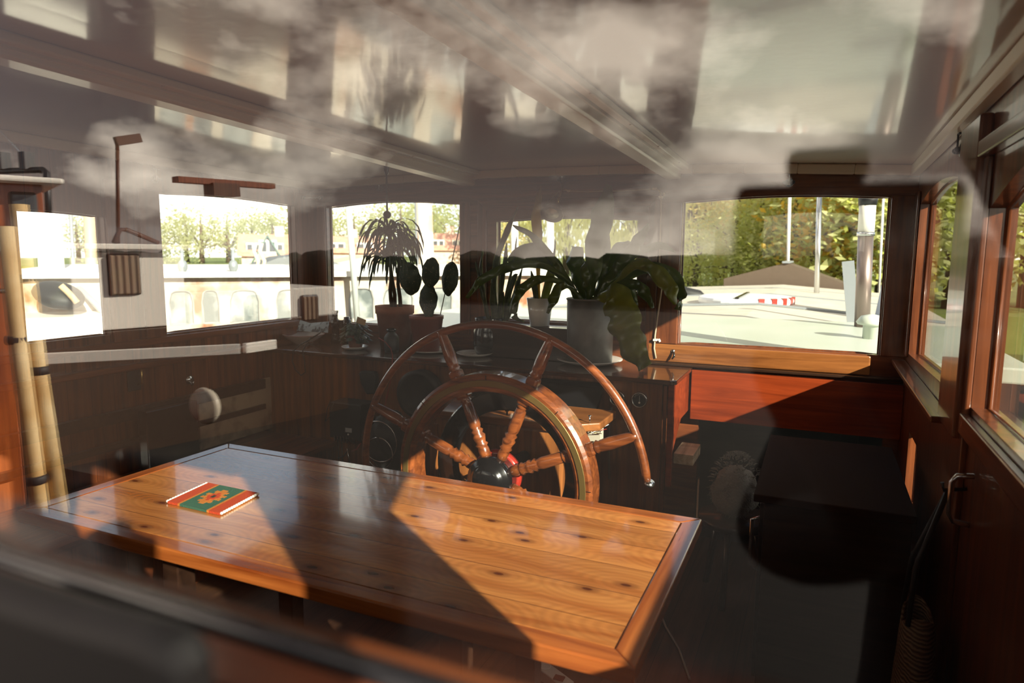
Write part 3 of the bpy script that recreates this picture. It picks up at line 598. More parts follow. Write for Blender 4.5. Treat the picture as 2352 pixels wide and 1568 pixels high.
b = MB(); b.tube([c + Vector((.02, 0, .09)), c + Vector((.035, -.01, .175))], .0012, 6); q0 = c + Vector((.052, -.012, .165)); pk = b.build('plant_pick', mat('pick_wood', (.5, .36, .2), rough=.7), t)
b = MB(); R = Matrix.Rotation(.28, 3, 'Y'); b.hexa([q0 + R @ Vector((x, y, -.018)) for x, y in ((-.032, -.0007), (.032, -.0007), (.032, .0007), (-.032, .0007))], [q0 + R @ Vector((x, y, .018)) for x, y in ((-.032, -.0007), (.032, -.0007), (.032, .0007), (-.032, .0007))]); b.build('card', mat('kraft_card', (.42, .29, .15), rough=.9), pk)
# black jar with a red cord
c = zk(884, 812) + Vector((0, .07, 0)); c = Vector((c.x, c.y, ZK)); t = thing('stoneware_jar', c, 'small dark stoneware jar with a stopper, right of the striped-leaf plant', 'jar')
MB().lathe(c, [(.0001, 0), (.038, 0), (.042, .02), (.042, .085), (.030, .105), (.020, .112), (.020, .120), (.0001, .12)], 28).build('body', mat('dark_stoneware', (.03, .03, .032), rough=.45), t); MB().lathe(c, [(.022, .118), (.028, .122), (.028, .132), (.018, .138), (.0001, .139)], 24).build('stopper', BLACK, t)
b = MB(); b.tube([ry(870, 776, c.y - .05), ry(885, 785, c.y - .055), ry(898, 800, c.y - .06), ry(902, 815, 3.062), ry(901, 860, 3.055), ry(885, 930, 3.05), ry(872, 1010, 3.06)], .0022, 6); tag(b.build('cord', mat('red_cord', (.35, .03, .02), rough=.6)), 'thin red cord hanging down the console from the dark jar', 'cord')
# binoculars standing on end
c = zk(786, 787); c = Vector((c.x, c.y - .03, ZK)); t = thing('binoculars', c, 'black binoculars standing on end beside the flowered bowl', 'binoculars')
for i, dx in enumerate((-.024, .042)):
    o = c + Vector((dx, (.0, .03)[i], 0)); MB().lathe(o, [(.0001, 0), (.029, 0), (.030, .035), (.024, .045), (.021, .10), (.028, .105), (.029, .145), (.022, .150), (.017, .156), (.017, .19), (.020, .192), (.020, .205), (.0001, .205)] if i == 0 else [(.0001, 0), (.029, 0), (.030, .035), (.024, .045), (.021, .10), (.028, .105), (.029, .145), (.019, .150), (.019, .165), (.0001, .168)], 24).build('barrel', BLACK, t)
b = MB(); b.bar(c + Vector((-.02, .0, .12)), c + Vector((.04, .03, .12)), .02, .05); b.build('bridge', RUB, t)
b = MB(); y_ = 3.055; b.tube([ry(756, 745, c.y - .03), ry(735, 765, 3.12), ry(712, 780, 3.07), ry(690, 792, y_), ry(674, 806, y_), ry(672, 830, y_), ry(680, 850, y_), ry(692, 862, y_), ry(702, 855, y_), ry(700, 830, y_), ry(696, 805, y_), ry(715, 775, 3.10)], .004, 6); b.build('neck_strap', RUB, t)
# flowered bowl with a picture cloth
c = zk(706, 788); c = Vector((c.x, c.y - .03, ZK)); t = thing('bowl', c, 'shallow white bowl with faded flowers at the left end of the console', 'bowl')
b = MB(); b.lathe(c, [(.0001, 0), (.055, 0), (.062, .008), (.095, .03), (.126, .058), (.128, .060), (.124, .060), (.09, .034), (.055, .013), (.0001, .012)], 40); b.build('body', mat('flowered_china', (.78, .72, .66), rough=.25, coat=.4, noise=(22, (.40, .16, .10), .64, .70)), t)
b = MB(); b.lathe(c, [(.1265, .058), (.1285, .061), (.125, .061)], 40, cap=False); b.build('red_rim', mat('rim_red', (.40, .09, .06), rough=.4), t)
b = MB(); P = [ry(682, 760, c.y), ry(690, 735, c.y + .03), ry(712, 742, c.y + .02), ry(735, 740, c.y + .03), ry(755, 738, c.y), ry(753, 764, c.y - .02)]; P = [Vector(p) for p in P]
b.prism(P, (0, .004, 0)); tag(b.build('printed_napkin', mat('blue_print', (.30, .36, .40), rough=.7, noise=(30, (.05, .06, .07), .5, .6))), 'pale blue printed paper napkin standing in the flowered bowl', 'napkin')
# crumpled dark cloth behind the wheel top
c = zk(1070, 790) + Vector((0, .09, 0)); b = MB(); b.ell((c.x + .03, c.y - .05, ZK + .05), (.11, .06, .055), 28, 16, bump=.8, seed=4); tag(b.build('dark_cloth', mat('dark_cloth', (.015, .022, .022), rough=.9)), 'crumpled dark cloth between prickly pear and snake plant', 'cloth')
# ================================================================== STEERING WHEEL
HC = Vector((-1.104, 2.30, H - .854))
t = thing('helm', (HC.x, HC.y, .0), "large wooden ship's wheel with turned spokes, brass band and thin outer hand rim", 'steering wheel')
def ring(b, c, prof, n=96, a0=0.0, a1=360.0):    # prof: closed (radius, y) section swept round the hub
    k = len(prof); m = n; full = a1 - a0 >= 359.9; vs = []
    for i in range(m + (0 if full else 1)):
        a = math.radians(a0 + (a1 - a0) * i / m)
        for r, y in prof: vs.append(c + Vector((r * math.cos(a), y, r * math.sin(a))))
    q = len(vs) // k; fs = []
    for i in range(m):
        j = (i + 1) % q
        for e in range(k): fs.append((i * k + e, i * k + (e + 1) % k, j * k + (e + 1) % k, j * k + e))
    if not full: fs += [tuple(range(k)), tuple(range((q - 1) * k, q * k))]
    return b.add(vs, fs)
def rprof(r0, r1, y0, y1, c=.006): return [(r0 + c, y0), (r1 - c, y0), (r1, y0 + c), (r1, y1 - c), (r1 - c, y1), (r0 + c, y1), (r0, y1 - c), (r0, y0 + c)]
ring(MB(), HC, rprof(.340, .408, -.045, .06, .012)).build('inner_rim', WHL, t)
rb = bpy.data.objects[[o.name for o in bpy.data.objects if o.name.startswith('inner_rim')][0]]
ring(MB(), HC, rprof(.362, .385, -.049, -.040, .001)).build('brass_band', mat('dull_brass', (.20, .13, .04), rough=.4, metal=.6), rb)
b = MB()
for k in range(8):
    a = math.radians(k * 45 + 2); d = Vector((math.cos(a), 0, math.sin(a))); b.bar(HC + d * .386 + Vector((0, -.0455, 0)), HC + d * .404 + Vector((0, -.0455, 0)), .0022, .002, up=(0, 1, 0))
b.build('felloe_joint', BLACK, rb)
a = [math.radians(x) for x in range(7, 349, 3)]
b = MB(); b.tube([HC + Vector((.598 * math.cos(x), -.005, .592 * math.sin(x))) for x in a if x < math.radians(300) or True], .0155, 12); hr = b.build('hand_rim', WHL, t)
e0 = HC + Vector((.598 * math.cos(a[0]), -.005, .592 * math.sin(a[0]))); b = MB(); b.lathe(e0 + Vector((.012, -.01, -.006)), [(.0001, 0), (.017, .001), (.018, .005), (.0001, .008)], 18, (.25, -.5, .8)); b.build('end_cap', STEEL, hr)
for k in range(8):
    A = math.radians(22.5 + 45 * k); d = Vector((math.cos(A), 0, math.sin(A)))
    pr = [(.0001, .07), (.021, .07), (.022, .115), (.019, .125), (.026, .133), (.019, .142), (.024, .158), (.0265, .168), (.019, .178), (.0255, .190), (.017, .198), (.0225, .208), (.0235, .222), (.0215, .30), (.0185, .308), (.025, .314), (.019, .321), (.022, .326), (.024, .345), (.024, .405), (.022, .432), (.0195, .440), (.0255, .447), (.0195, .455), (.0225, .464), (.024, .50), (.021, .545), (.018, .578), (.0175, .60), (.0001, .604)]
    b = MB(); b.lathe(HC + Vector((0, -.004, 0)), [(r, h) for r, h in pr], 20, d); sp = b.build('spoke', WHL, t)
    b = MB(); sdv = Vector((0, 1, 0)).cross(d); o = HC + Vector((0, -.004, 0)); b.bar(o + d * .322, o + d * .348, .052, .052, up=(0, 1, 0)); b.bar(o + d * .404, o + d * .438, .048, .048, up=(0, 1, 0)); b.build('square_block', WHL, sp, bevel=.010)
b = MB(); b.lathe(HC + Vector((0, .05, 0)), [(.0001, 0), (.098, 0), (.102, .025), (.09, .035), (.0001, .035)], 40, (0, -1, 0)); b.build('hub_flange', REDM, t)
b = MB(); b.lathe(HC, [(.0001, -.02), (.088, -.02), (.090, .050), (.086, .058), (.070, .062), (.064, .072), (.048, .084), (.02, .090), (.0001, .091)], 48, (0, -1, 0)); b.build('hub_cap', BLACK, t)
ring(MB(), HC + Vector((0, .14, -.01)), rprof(.245, .325, -.02, .03, .006)).build('chain_sheave', BLACK, t)
b = MB(); b.tube([HC + Vector((0, .0, 0)), HC + Vector((0, .30, 0))], .025, 16); b.build('shaft', IRON, t)
# pedestal behind the wheel with its board of controls
pf = 2.62; A0, A1 = ry(994, 965, pf), ry(1292, 1000, pf); zt_ = H - .735
t = thing('steering_pedestal', (-1.2, 2.6, 0), 'orange varnished wooden pedestal box behind the steering wheel', 'pedestal')
b = MB(); b.box((A0.x, pf, 0), (A1.x, 2.80, zt_)); b.build('body', OAK, t, bevel=.012)
b = MB(); b.box((A0.x - .01, pf - .012, zt_ - .03), (A0.x + .03, pf, .2)); b.build('corner_post', OAK, t)
B1_ = ry(1366, 975, 2.62)
t = thing('control_board', (-1.1, 2.75, zt_), 'thick wooden control board with a notched corner on top of the steering pedestal', 'shelf')
b = MB(); b.prism([(A0.x - .05, 2.60, zt_ + .001), (A1.x + .02, 2.60, zt_ + .001), (B1_.x, 2.70, zt_ + .001), (B1_.x, 2.95, zt_ + .001), (A0.x - .05, 2.95, zt_ + .001)], (0, 0, .035)); b.build('board', OAKX, t, bevel=.005)
b = MB(); b.prism([(A0.x - .02, 2.96, zt_ + .03), (A0.x - .02, 3.09, zt_ + .13), (B1_.x - .1, 3.09, zt_ + .13), (B1_.x - .1, 2.96, zt_ + .03)], (0, .01, -.02)); b.build('instrument_slope', BLACK, t)
zb2 = zt_ + .036
for i, (x_, y_) in enumerate(((1316, 946), (1228, 965), (1235, 960))): pass
def knob(px, py, yy, m, h=.03, r=.009, par=None): p = ry(px, py, yy); p.z = zb2; MB().lathe(p, [(.0001, 0), (r * .5, 0), (r * .45, h * .5), (r, h * .55), (r, h), (.0001, h)], 14).build('knob', m, par)
for px_, py_, m_ in ((1246, 962, WHITE), (1234, 966, BLACK), (1215, 958, STEEL), (1165, 958, BLACK)): knob(px_, py_, 2.66, m_, par=t)
p = ry(1355, 955, 2.68); p.z = zb2; b = MB(); b.tube([p, p + Vector((0, 0, .028))], .003, 8); b.ell(p + Vector((0, 0, .03)), (.008, .008, .004), 10, 6); b.build('wing_screw', STEEL, t)
# torch and papers on the board
q0, q1 = ry(1138, 918, 2.84), ry(1185, 930, 2.76); dd = (q1 - q0).normalized(); L_ = (q1 - q0).length
t = thing('torch', (q0.x, q0.y, zb2), 'white plastic torch with ribbed collar lying above the wheel hub', 'torch')
o = Vector((q0.x, q0.y, zb2 + .052)); dd = Vector((dd.x, dd.y, -.12)).normalized(); MB().lathe(o, [(.0001, 0), (.024, .002), (.026, .02), (.026, L_ * .72), (.0001, L_ * .72)], 24, dd).build('body', WHITE, t)
MB().lathe(o, [(.026, L_ * .72), (.027, L_ * .74), (.024, L_ * .76), (.027, L_ * .80), (.024, L_ * .82), (.027, L_ * .86), (.024, L_ * .88), (.027, L_ * .92), (.026, L_), (.0001, L_)], 24, dd).build('ribbed_collar', CHINA, t)
p = ry(1238, 950, 2.74); b = MB(); b.hexa([Vector((p.x + x, p.y + y, zb2 + z)) for x, y, z in ((-.05, -.03, .002), (.045, -.045, .002), (.06, .03, .012), (-.03, .045, .012))], [Vector((p.x + x, p.y + y, zb2 + z)) for x, y, z in ((-.05, -.03, .006), (.045, -.045, .006), (.06, .03, .016), (-.03, .045, .016))]); tag(b.build('paper_note', mat('paper', (.85, .86, .9), rough=.8)), 'small white paper note on the control board, seen through the wheel', 'paper')
p = ry(1190, 945, 2.78); b = MB(); b.box((p.x - .05, p.y - .03, zb2), (p.x + .03, p.y + .05, zb2 + .025)); tag(b.build('wooden_block', OAKX, bevel=.004), 'small orange wooden block under the white torch', 'block')
# junction box with loose wires right of the board
p = ry(1368, 985, 2.86); t = thing('wire_terminal', (p.x, p.y, p.z - .05), 'wiring terminal with loose white wires beside the right side of the wheel', 'electrical box')
b = MB(); b.box((p.x - .035, p.y - .01, p.z - .06), (p.x + .03, p.y + .03, p.z + .03)); b.build('box', mat('terminal_cream', (.45, .42, .34), rough=.5), t, bevel=.004)
for k in range(9):
    a = p + Vector((random.uniform(-.03, .03), -.012, random.uniform(-.02, .03))); b = MB(); b.tube([a, a + Vector((.01, -.03, .015)), a + Vector((random.uniform(0, .05), -.035, random.uniform(-.02, .03))), a + Vector((random.uniform(.03, .08), -.01, random.uniform(-.01, .04)))], .0016, 5); b.build('wire', (WHITE, REDM, BRASS)[k % 3], t)
b = MB(); b.tube([ry(1405, 935, 3.07), ry(1400, 960, 3.05), ry(1398, 1020, 3.03), ry(1400, 1100, 3.03)], .006, 8); tag(b.build('cable', mat('grey_cable', (.12, .09, .06), rough=.6)), 'thick cable running down the console right of the wheel', 'cable')
# bow thruster levers / engine parts left of the wheel
c = ry(900, 1015, 2.9); t = thing('engine_control', (c.x, c.y, c.z - .3), 'dark engine control head with chrome rings, left behind the wheel spokes', 'control')
b = MB(); b.ell(c, (.12, .10, .16), 24, 14, bump=.3, seed=2); b.build('housing', RUB, t); b = MB(); b.box((c.x - .05, c.y - .05, 0), (c.x + .05, c.y + .05, c.z)); b.build('column', RUB, t)
for i, (r_, dz) in enumerate(((.105, .03), (.08, -.03))):
    b = MB(); b.tube([c + Vector((r_ * math.cos(k * math.pi / 12), -.11, dz + r_ * math.sin(k * math.pi / 12))) for k in range(24)], .003, 6, closed=True); b.build('chrome_ring', STEEL, t)
# compass hood on the console behind the wheel
c = ry(965, 905, 3.06); b = MB(); b.lathe(c + Vector((0, .035, 0)), [(.13, 0), (.13, .06), (.105, .068), (.10, .05), (.0001, .045)], 40, (0, -1, 0)); tag(b.build('round_hatch', RUB), 'large round black instrument set in the console left of the wheel top', 'instrument')
# black mitt shaped holder on the console front
c = ry(852, 880, 3.10); b = MB(); b.prism([ry(x, y, 3.098) for x, y in ((833, 855), (838, 850), (868, 852), (872, 870), (868, 902), (850, 903), (838, 880))], (0, -.035, 0)); tag(b.build('fender_pouch', RUB, bevel=.006), 'small black pouch hanging on the console front below the dark jar', 'pouch')
# black power inverter with label and wires
p0, p1 = ry(772, 918, 3.02), ry(845, 1008, 3.02)
t = thing('power_inverter', ((p0.x + p1.x) / 2, 3.03, p1.z), 'black finned power inverter with a small label fixed to the console front', 'inverter')
b = MB(); b.box((p0.x, 2.96, p1.z), (p1.x, 3.095, p0.z)); b.build('case', RUB, t, bevel=.005)
b = MB()
for k in range(8): x_ = p0.x + (p1.x - p0.x) * (.15 + .1 * k); b.box((x_, 2.955, p1.z - .02), (x_ + .006, 3.05, p1.z + .015))
b.build('cooling_fins', STEEL, t)
l0 = ry(794, 982, 2.959); b = MB(); b.box((l0.x, 2.957, l0.z - .024), (l0.x + .043, 2.96, l0.z)); b.build('label_plate', mat('grey_label', (.45, .45, .45), rough=.5), t)
b = MB(); b.lathe(Vector((l0.x + .018, 2.959, l0.z - .036)), [(.006, 0), (.005, .002), (.0001, .003)], 12, (0, -1, 0)); b.build('button', CHINA, t)
WB = mat('black_wire', (.02, .02, .02), rough=.5)
for i, (q, m_) in enumerate((([(785, 1008), (787, 1050), (789, 1080), (792, 1100)], WB), ([(776, 1008), (778, 1040), (780, 1075)], WB), ([(798, 1030), (802, 1052), (806, 1070)], STEEL), ([(776, 1052), (790, 1048), (800, 1034)], WB), ([(808, 1036), (820, 1032), (829, 1018)], REDM), ([(768, 925), (765, 935), (760, 955), (748, 968), (752, 940), (760, 918)], WB))):
    b = MB(); b.tube([ry(x, y, 2.93) for x, y in q], .003, 6); b.build('wire', m_, t)
# grating block under the console cheek
a0, a1 = ry(1545, 985, 3.13), ry(1586, 985, 3.30); z_ = rz(1560, 985, H - .9).z
b = MB(); b.box((-.575, 3.13, H - .965), (-.485, 3.34, H - .915)); tag(b.build('step_block', WTH, bevel=.002), 'sunlit block of weathered laminated wood under the right end of the console', 'block')
# wall lamp over the middle window, cable run
c = ry(1283, 494, 3.36); t = thing('wall_lamp', ry(1293, 430, YF - .01), 'brass bulkhead lamp hanging above the middle front window', 'lamp')
b = MB(); b.tube([ry(1293, 420, 3.52), ry(1290, 440, 3.50), ry(1284, 455, 3.44), ry(1280, 465, 3.40)], .007, 8); b.build('arm', BRASS, t)
ax = (Vector((0.05, -.55, -.6))).normalized(); o = ry(1276, 462, 3.46); b = MB(); b.lathe(o, [(.0001, 0), (.028, .002), (.036, .02), (.040, .05), (.055, .085), (.062, .098), (.058, .10), (.0001, .088)], 32, ax); sh = b.build('shade', mat('old_bronze', (.16, .09, .045), rough=.35, metal=.8), t)
b = MB(); b.lathe(o + ax * .089, [(.0001, 0), (.056, 0), (.050, .006), (.014, .008), (.012, .011), (.006, .012), (.0001, .012)], 32, ax); b.build('reflector', mat('brushed_brass', (.50, .40, .24), rough=.35, metal=.9), sh)
b = MB(); q = [(1266, 468), (1272, 452), (1284, 440), (1300, 436), (1308, 439), (1350, 440), (1430, 439), (1495, 435), (1508, 434), (1516, 440), (1519, 452), (1519, 470), (1517, 540), (1515, 600), (1520, 665), (1512, 720), (1505, 770), (1503, 800), (1507, 823)]; b.tube([ry(x, y, YF - .03) for x, y in q], .0042, 8); t = tag(b.build('lamp_cable', mat('cream_cable', (.55, .45, .32), rough=.5)), 'cream cable clipped round the middle window frame down to the console', 'cable')
for x, y in ((1307, 439), (1503, 434), (1518, 453), (1505, 781)):
    p = ry(x, y, YF - .035); b = MB(); b.box(p + Vector((-.010, -.004, -.005)), p + Vector((.010, .02, .005))); b.build('cable_clip', WHITE, t)
# hanging pendant ball
p = ry(888, 398, 3.0); p.z = zc(p.x, 3.0)
t = thing('ceiling_microphone', p, 'dark rod with a round wooden ball hanging from the ceiling before the left front window', 'hanging pull')
zz = ry(888, 488, 3.0).z; b = MB(); b.lathe(p, [(.0001, 0), (.020, 0), (.021, .012), (.016, .03), (.012, .06), (.008, .075), (.0001, .075)], 20, (0, 0, -1)); b.build('socket', BLACK, t)
b = MB(); b.tube([p - Vector((0, 0, .07)), Vector((p.x, p.y, zz))], .0048, 8); b.build('rod', IRON, t); b = MB(); b.ell((p.x, p.y, zz - .012), (.021, .021, .020), 18, 12); b.build('ball', mat('ball_wood', (.10, .075, .05), rough=.4, coat=.4), t)
# window latches at the heads of the windows
def latch(p, nrm, lab, m=STEEL):
    t = thing('window_latch', p, lab, 'latch', None); nrm = Vector(nrm); sd = nrm.cross(Vector((0, 0, 1)))
    b = MB(); b.lathe(p, [(.020, 0), (.020, .006), (.012, .009), (.0001, .009)], 20, nrm); b.build('rosette', IRON, t)
    b = MB(); b.bar(p + nrm * .012 + Vector((0, 0, .048)) - sd * .018, p + nrm * .012 + Vector((0, 0, .048)) + sd * .018, .006, .006)
    b.tube([p + nrm * .014 + Vector((0, 0, .048)), p + nrm * .014 + Vector((0, 0, -.012))], .003, 8); b.build('bolt', m, t)
    b = MB(); b.ell(p + nrm * .016 - sd * .018, (.009, .006, .009), 10, 8); b.ell(p + nrm * .016 + sd * .018, (.009, .006, .009), 10, 8); b.build('wing_nut', IRON, t)
latch(ry(1813, 420, YF - .003), (0, -1, 0), 'small metal latch above the right front window'); latch(ry(1293, 413, YF - .003), (0, -1, 0), 'small dark latch above the middle front window')
latch(ry(874, 432, YF - .003), (0, -1, 0), 'small metal latch above the left front window, beside the hanging rod'); latch(rx(356, 412, XL + .003), (1, 0, 0), 'small metal latch above the large left wall window')
latch(rx(2211, 345, XR - .003), (-1, 0, 0), 'dark latch above the right wall window', IRON)
# hook and eye in the corner
t = thing('hook_and_eye', ry(715, 455, 3.5), 'metal hook and eye fastener across the left front corner', 'hook')
q0, q1 = rx(697, 454, XL + .015), ry(736, 455, YF - .014); b = MB(); b.box(q0 + Vector((-.004, -.018, -.012)), q0 + Vector((0.002, .018, .012))); b.build('base_plate', IRON, t); b = MB(); b.box(q1 + Vector((-.018, -.002, -.012)), q1 + Vector((.018, .003, .012))); b.build('base_plate', IRON, t)
b = MB(); b.tube([q1 + Vector((0, -.01, 0)), (q0 + q1) / 2 + Vector((.01, -.015, -.002)), q0 + Vector((.01, 0, -.003)), q0 + Vector((.012, -.012, .008)), q0 + Vector((.012, -.02, -.004)), q0 + Vector((.012, -.022, -.016))], .0028, 8); b.tube([q1 + Vector((.009 * math.cos(k), -.008, .009 * math.sin(k))) for k in [i * math.pi / 6 for i in range(12)]], .0028, 6, closed=True); b.build('hook', STEEL, t)
# chrome coat hooks on the left wall
for (px_, py_, lab) in ((626, 842, 'chrome coat hook on the left wall near the console'), (436, 872, 'chrome coat hook on the left wall above the black panel')):
    p = rx(px_, py_, XL + .003); t = thing('coat_hook', p, lab, 'hook', 'chrome hooks on the left wall')
    MB().lathe(p, [(.0001, 0), (.024, 0), (.023, .004), (.0001, .008)], 20, (1, 0, 0)).build('back_disc', STEEL, t); b = MB(); b.tube([p + Vector((.005, 0, -.01)), p + Vector((.02, -.004, -.026)), p + Vector((.034, -.008, -.022)), p + Vector((.038, -.010, -.004))], .004, 8); b.build('prong', STEEL, t)
p = rx(307, 862, XL + .003); t = thing('door_pull', p, 'flat dark metal pull plate on the left wall door', 'handle'); b = MB(); b.box(p + Vector((0, -.035, -.075)), p + Vector((.006, .035, .045))); b.build('plate', IRON, t, bevel=.003); b = MB(); b.tube([p + Vector((.006, .02, .035)), p + Vector((.03, .022, .03)), p + Vector((.03, .022, -.04)), p + Vector((.006, .02, -.05))], .005, 8); b.build('grip', BRASS, t)
# black hook on the rail of the right front window, white clips
p = ry(1546, 812, YF - .025); t = thing('screw_hook', p, 'small black screw hook on the sunlit rail under the right front window', 'hook'); b = MB(); b.lathe(p + Vector((0, 0, .012)), [(.0001, 0), (.010, 0), (.008, .004), (.0001, .005)], 14, (0, -1, 0)); b.build('base', STEEL, t); b = MB(); b.tube([p + Vector((.0, -.003, .010)), p + Vector((.008, -.012, .004)), p + Vector((.010, -.02, -.012)), p + Vector((.0, -.02, -.026))], [.004, .005, .006, .004], 8); b.build('hook', BLACK, t)
for x, y, lab in ((1526, 447, 'small white plastic clip beside the cable bend near the ceiling'), (1515, 782, 'small white plastic clip beside the cable near the console')):
    p = ry(x, y, YF - .016); b = MB(); b.bar(p + Vector((-.004, 0, .008)), p + Vector((.004, 0, -.008)), .010, .008, up=(0, 1, 0)); tag(b.build('plastic_clip', WHITE, bevel=.002), lab, 'clip')
# ================================================================== LEFT SIDE: bench with rails and a panel painted as a pale reflection
t = thing('bench', (-2.7, 2.1, 0), 'dark built-in wooden bench along the left wall', 'bench')
b = MB(); b.box((XL + .01, .35, 0), (-2.50, 3.05, .40)); b.build('seat_box', PNL, t); b = MB(); b.box((XL + .01, .35, .40), (-2.46, 3.05, .425)); b.build('seat_board', MHY, t)
b = MB(); b.box((XL + .02, .4, H - .80), (XL + .055, 3.04, H - .745)); b.build('upper_rail', DKW, t); b = MB(); b.box((XL + .02, .4, H - .925), (XL + .05, 3.04, H - .895)); b.build('lower_rail', DKW, t)
RFLC = mat('mottled_pale_reflection', (.46, .35, .24), rough=.9, noise=(9, (.20, .15, .12), .5, .75))  # mottled beige that paints a pale reflection onto a thin panel
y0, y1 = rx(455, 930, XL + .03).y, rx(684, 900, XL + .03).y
b = MB(); b.box((XL + .021, y0, H - 1.06), (XL + .036, y1, H - .745)); tag(b.build('reflection_panel', RFLC, bevel=.004), 'thin mottled beige panel painted as a pale reflection behind the dark rails on the left wall', 'reflection_patch')
y0, y1 = rx(330, 960, XL + .10).y, rx(449, 940, XL + .10).y
b = MB(); b.box((XL + .06, y0, .43), (XL + .12, y1, H - .76)); tag(b.build('speaker_panel', BLACK, bevel=.006), 'tall black panel standing against the rails of the left wall', 'panel')
# lit plank (bench flap) under the table at lower left
q = [rz(230, 1305, .42), rz(290, 1270, .42), rz(480, 1350, .42), rz(480, 1400, .42)]
t = thing('stool', (-1.75, 1.0, 0), 'low pine box seat under the near left corner of the table', 'stool')
b = MB(); b.box((-2.05, .78, .36), (-1.40, 1.42, .385)); b.build('seat', BENCH, t, bevel=.004); b = MB(); b.box((-2.02, .80, 0), (-1.43, 1.40, .36)); b.build('box', BENCH, t, bevel=.003)
# power strip and cable on the floor
p = rz(1288, 1558, .0); t = thing('power_strip', (p.x, p.y, 0), 'white power strip with a dark red switch on the floor under the table', 'power strip')
R = Matrix.Rotation(-.5, 3, 'Z'); o = Vector((p.x - .03, p.y - .03, 0)); b = MB(); b.hexa([o + R @ Vector((x, y, .002)) for x, y in ((-.14, -.028), (.10, -.028), (.10, .028), (-.14, .028))], [o + R @ Vector((x, y, .042)) for x, y in ((-.14, -.026), (.10, -.026), (.10, .026), (-.14, .026))]); b.build('case', mat('white_plastic', (.62, .60, .56), rough=.4), t, bevel=.004)
b = MB(); b.box(o + Vector((.03, -.045, .040)), o + Vector((.065, -.02, .047))); b.build('switch', mat('switch_red', (.12, .01, .01), rough=.4), t)
for k in range(2): MB().lathe(o + R @ Vector((-.09 + .065 * k, 0, .041)), [(.021, 0), (.021, .003), (.018, .003), (.017, .0005)], 20, cap=False).build('socket', WHITE, t)
b = MB(); b.tube([rz(1500, 1330, .10), rz(1512, 1395, .02), rz(1530, 1440, .006), rz(1560, 1490, .006), rz(1585, 1560, .006)], .0045, 8); tag(b.build('power_cable', mat('white_cable', (.42, .42, .40), rough=.5)), 'thin white cable curving over the floor right of the table', 'cable')
# ================================================================== COMPANIONWAY and right side
b = MB(); b.box((-.62, YF + .06, -.62), (-.56, 5.6, H - .60)); b.box((.33, YF + .06, -.62), (.39, 5.6, H - .60)); b.box((-.62, 5.6, -.62), (.39, 5.66, H - .60)); b.box((-.62, YF + .06, -.68), (.39, 5.66, -.62)); b.box((-.62, YF + .06, H - .60), (.39, 5.66, H - .575))
struct(b.build('wall_companionway', DKW))
t = thing('side_cabinet', (.2, 2.6, 0), 'dark wooden cabinet below the right wall windows with a sunlit top corner', 'cabinet')
b = MB(); b.box((-.12, 2.22, 0.0), (XR - .085, 2.95, H - .765)); b.build('body', DKW, t, bevel=.004); b = MB(); b.box((-.15, 2.19, H - .765), (XR - .08, 2.98, H - .74)); b.build('top', mat('matt_dark_top', (.022, .009, .005), rough=.9, spec=.1), t, bevel=.003)
b = MB(); b.box((-.134, 2.26, .10), (-.12, 2.90, H - .79)); dr = b.build('door', DKW, t, bevel=.003); b = MB(); b.tube([Vector((-.134, 2.32, .45)), Vector((-.16, 2.32, .46)), Vector((-.16, 2.32, .62)), Vector((-.134, 2.32, .63))], .006, 8); b.build('handle', STEEL, dr)
p = ry(1682, 1060, 3.0); t = thing('fur_throw', (p.x, p.y, 0), 'pale fluffy sheepskin draped over a dark stool in front of the companionway', 'sheepskin')
WOOL = mat('sheepskin', (.24, .22, .19), rough=1, bump=(120, 1.0)); b = MB(); b.ell((p.x + .02, p.y, p.z - .13), (.095, .09, .11), 26, 18, bump=.2, seed=5); hide = b.build('hide', WOOL, t)
b = MB()
for k in range(420):
    a = random.random() * 6.283; el = random.uniform(-1.2, 1.57); d = Vector((math.cos(a) * math.cos(el), math.sin(a) * math.cos(el), math.sin(el))); o = Vector((p.x + .02 + d.x * .095, p.y + d.y * .085, p.z - .10 + d.z * .135)); b.tube([o, o + d * .012 + Vector((random.uniform(-.01, .01), 0, 0)), o + d * .02 + Vector((random.uniform(-.012, .012), 0, -.006))], [.003, .002, .0005], 4, cap=False)
b.build('tufts', WOOL, hide)
tt = thing('low_stool', (p.x + .02, p.y, 0), 'dark low stool standing under the sheepskin', 'stool'); b = MB(); b.lathe((p.x + .02, p.y, p.z - .27), [(.0001, 0), (.15, 0), (.15, .03), (.0001, .03)], 24); b.build('seat', DKW, tt)
for k in range(3): a = k * 2.09 + .4; b = MB(); b.tube([Vector((p.x + .02 + .09 * math.cos(a), p.y + .09 * math.sin(a), p.z - .27)), Vector((p.x + .02 + .15 * math.cos(a), p.y + .15 * math.sin(a), 0))], .014, 8); b.build('leg', DKW, tt)
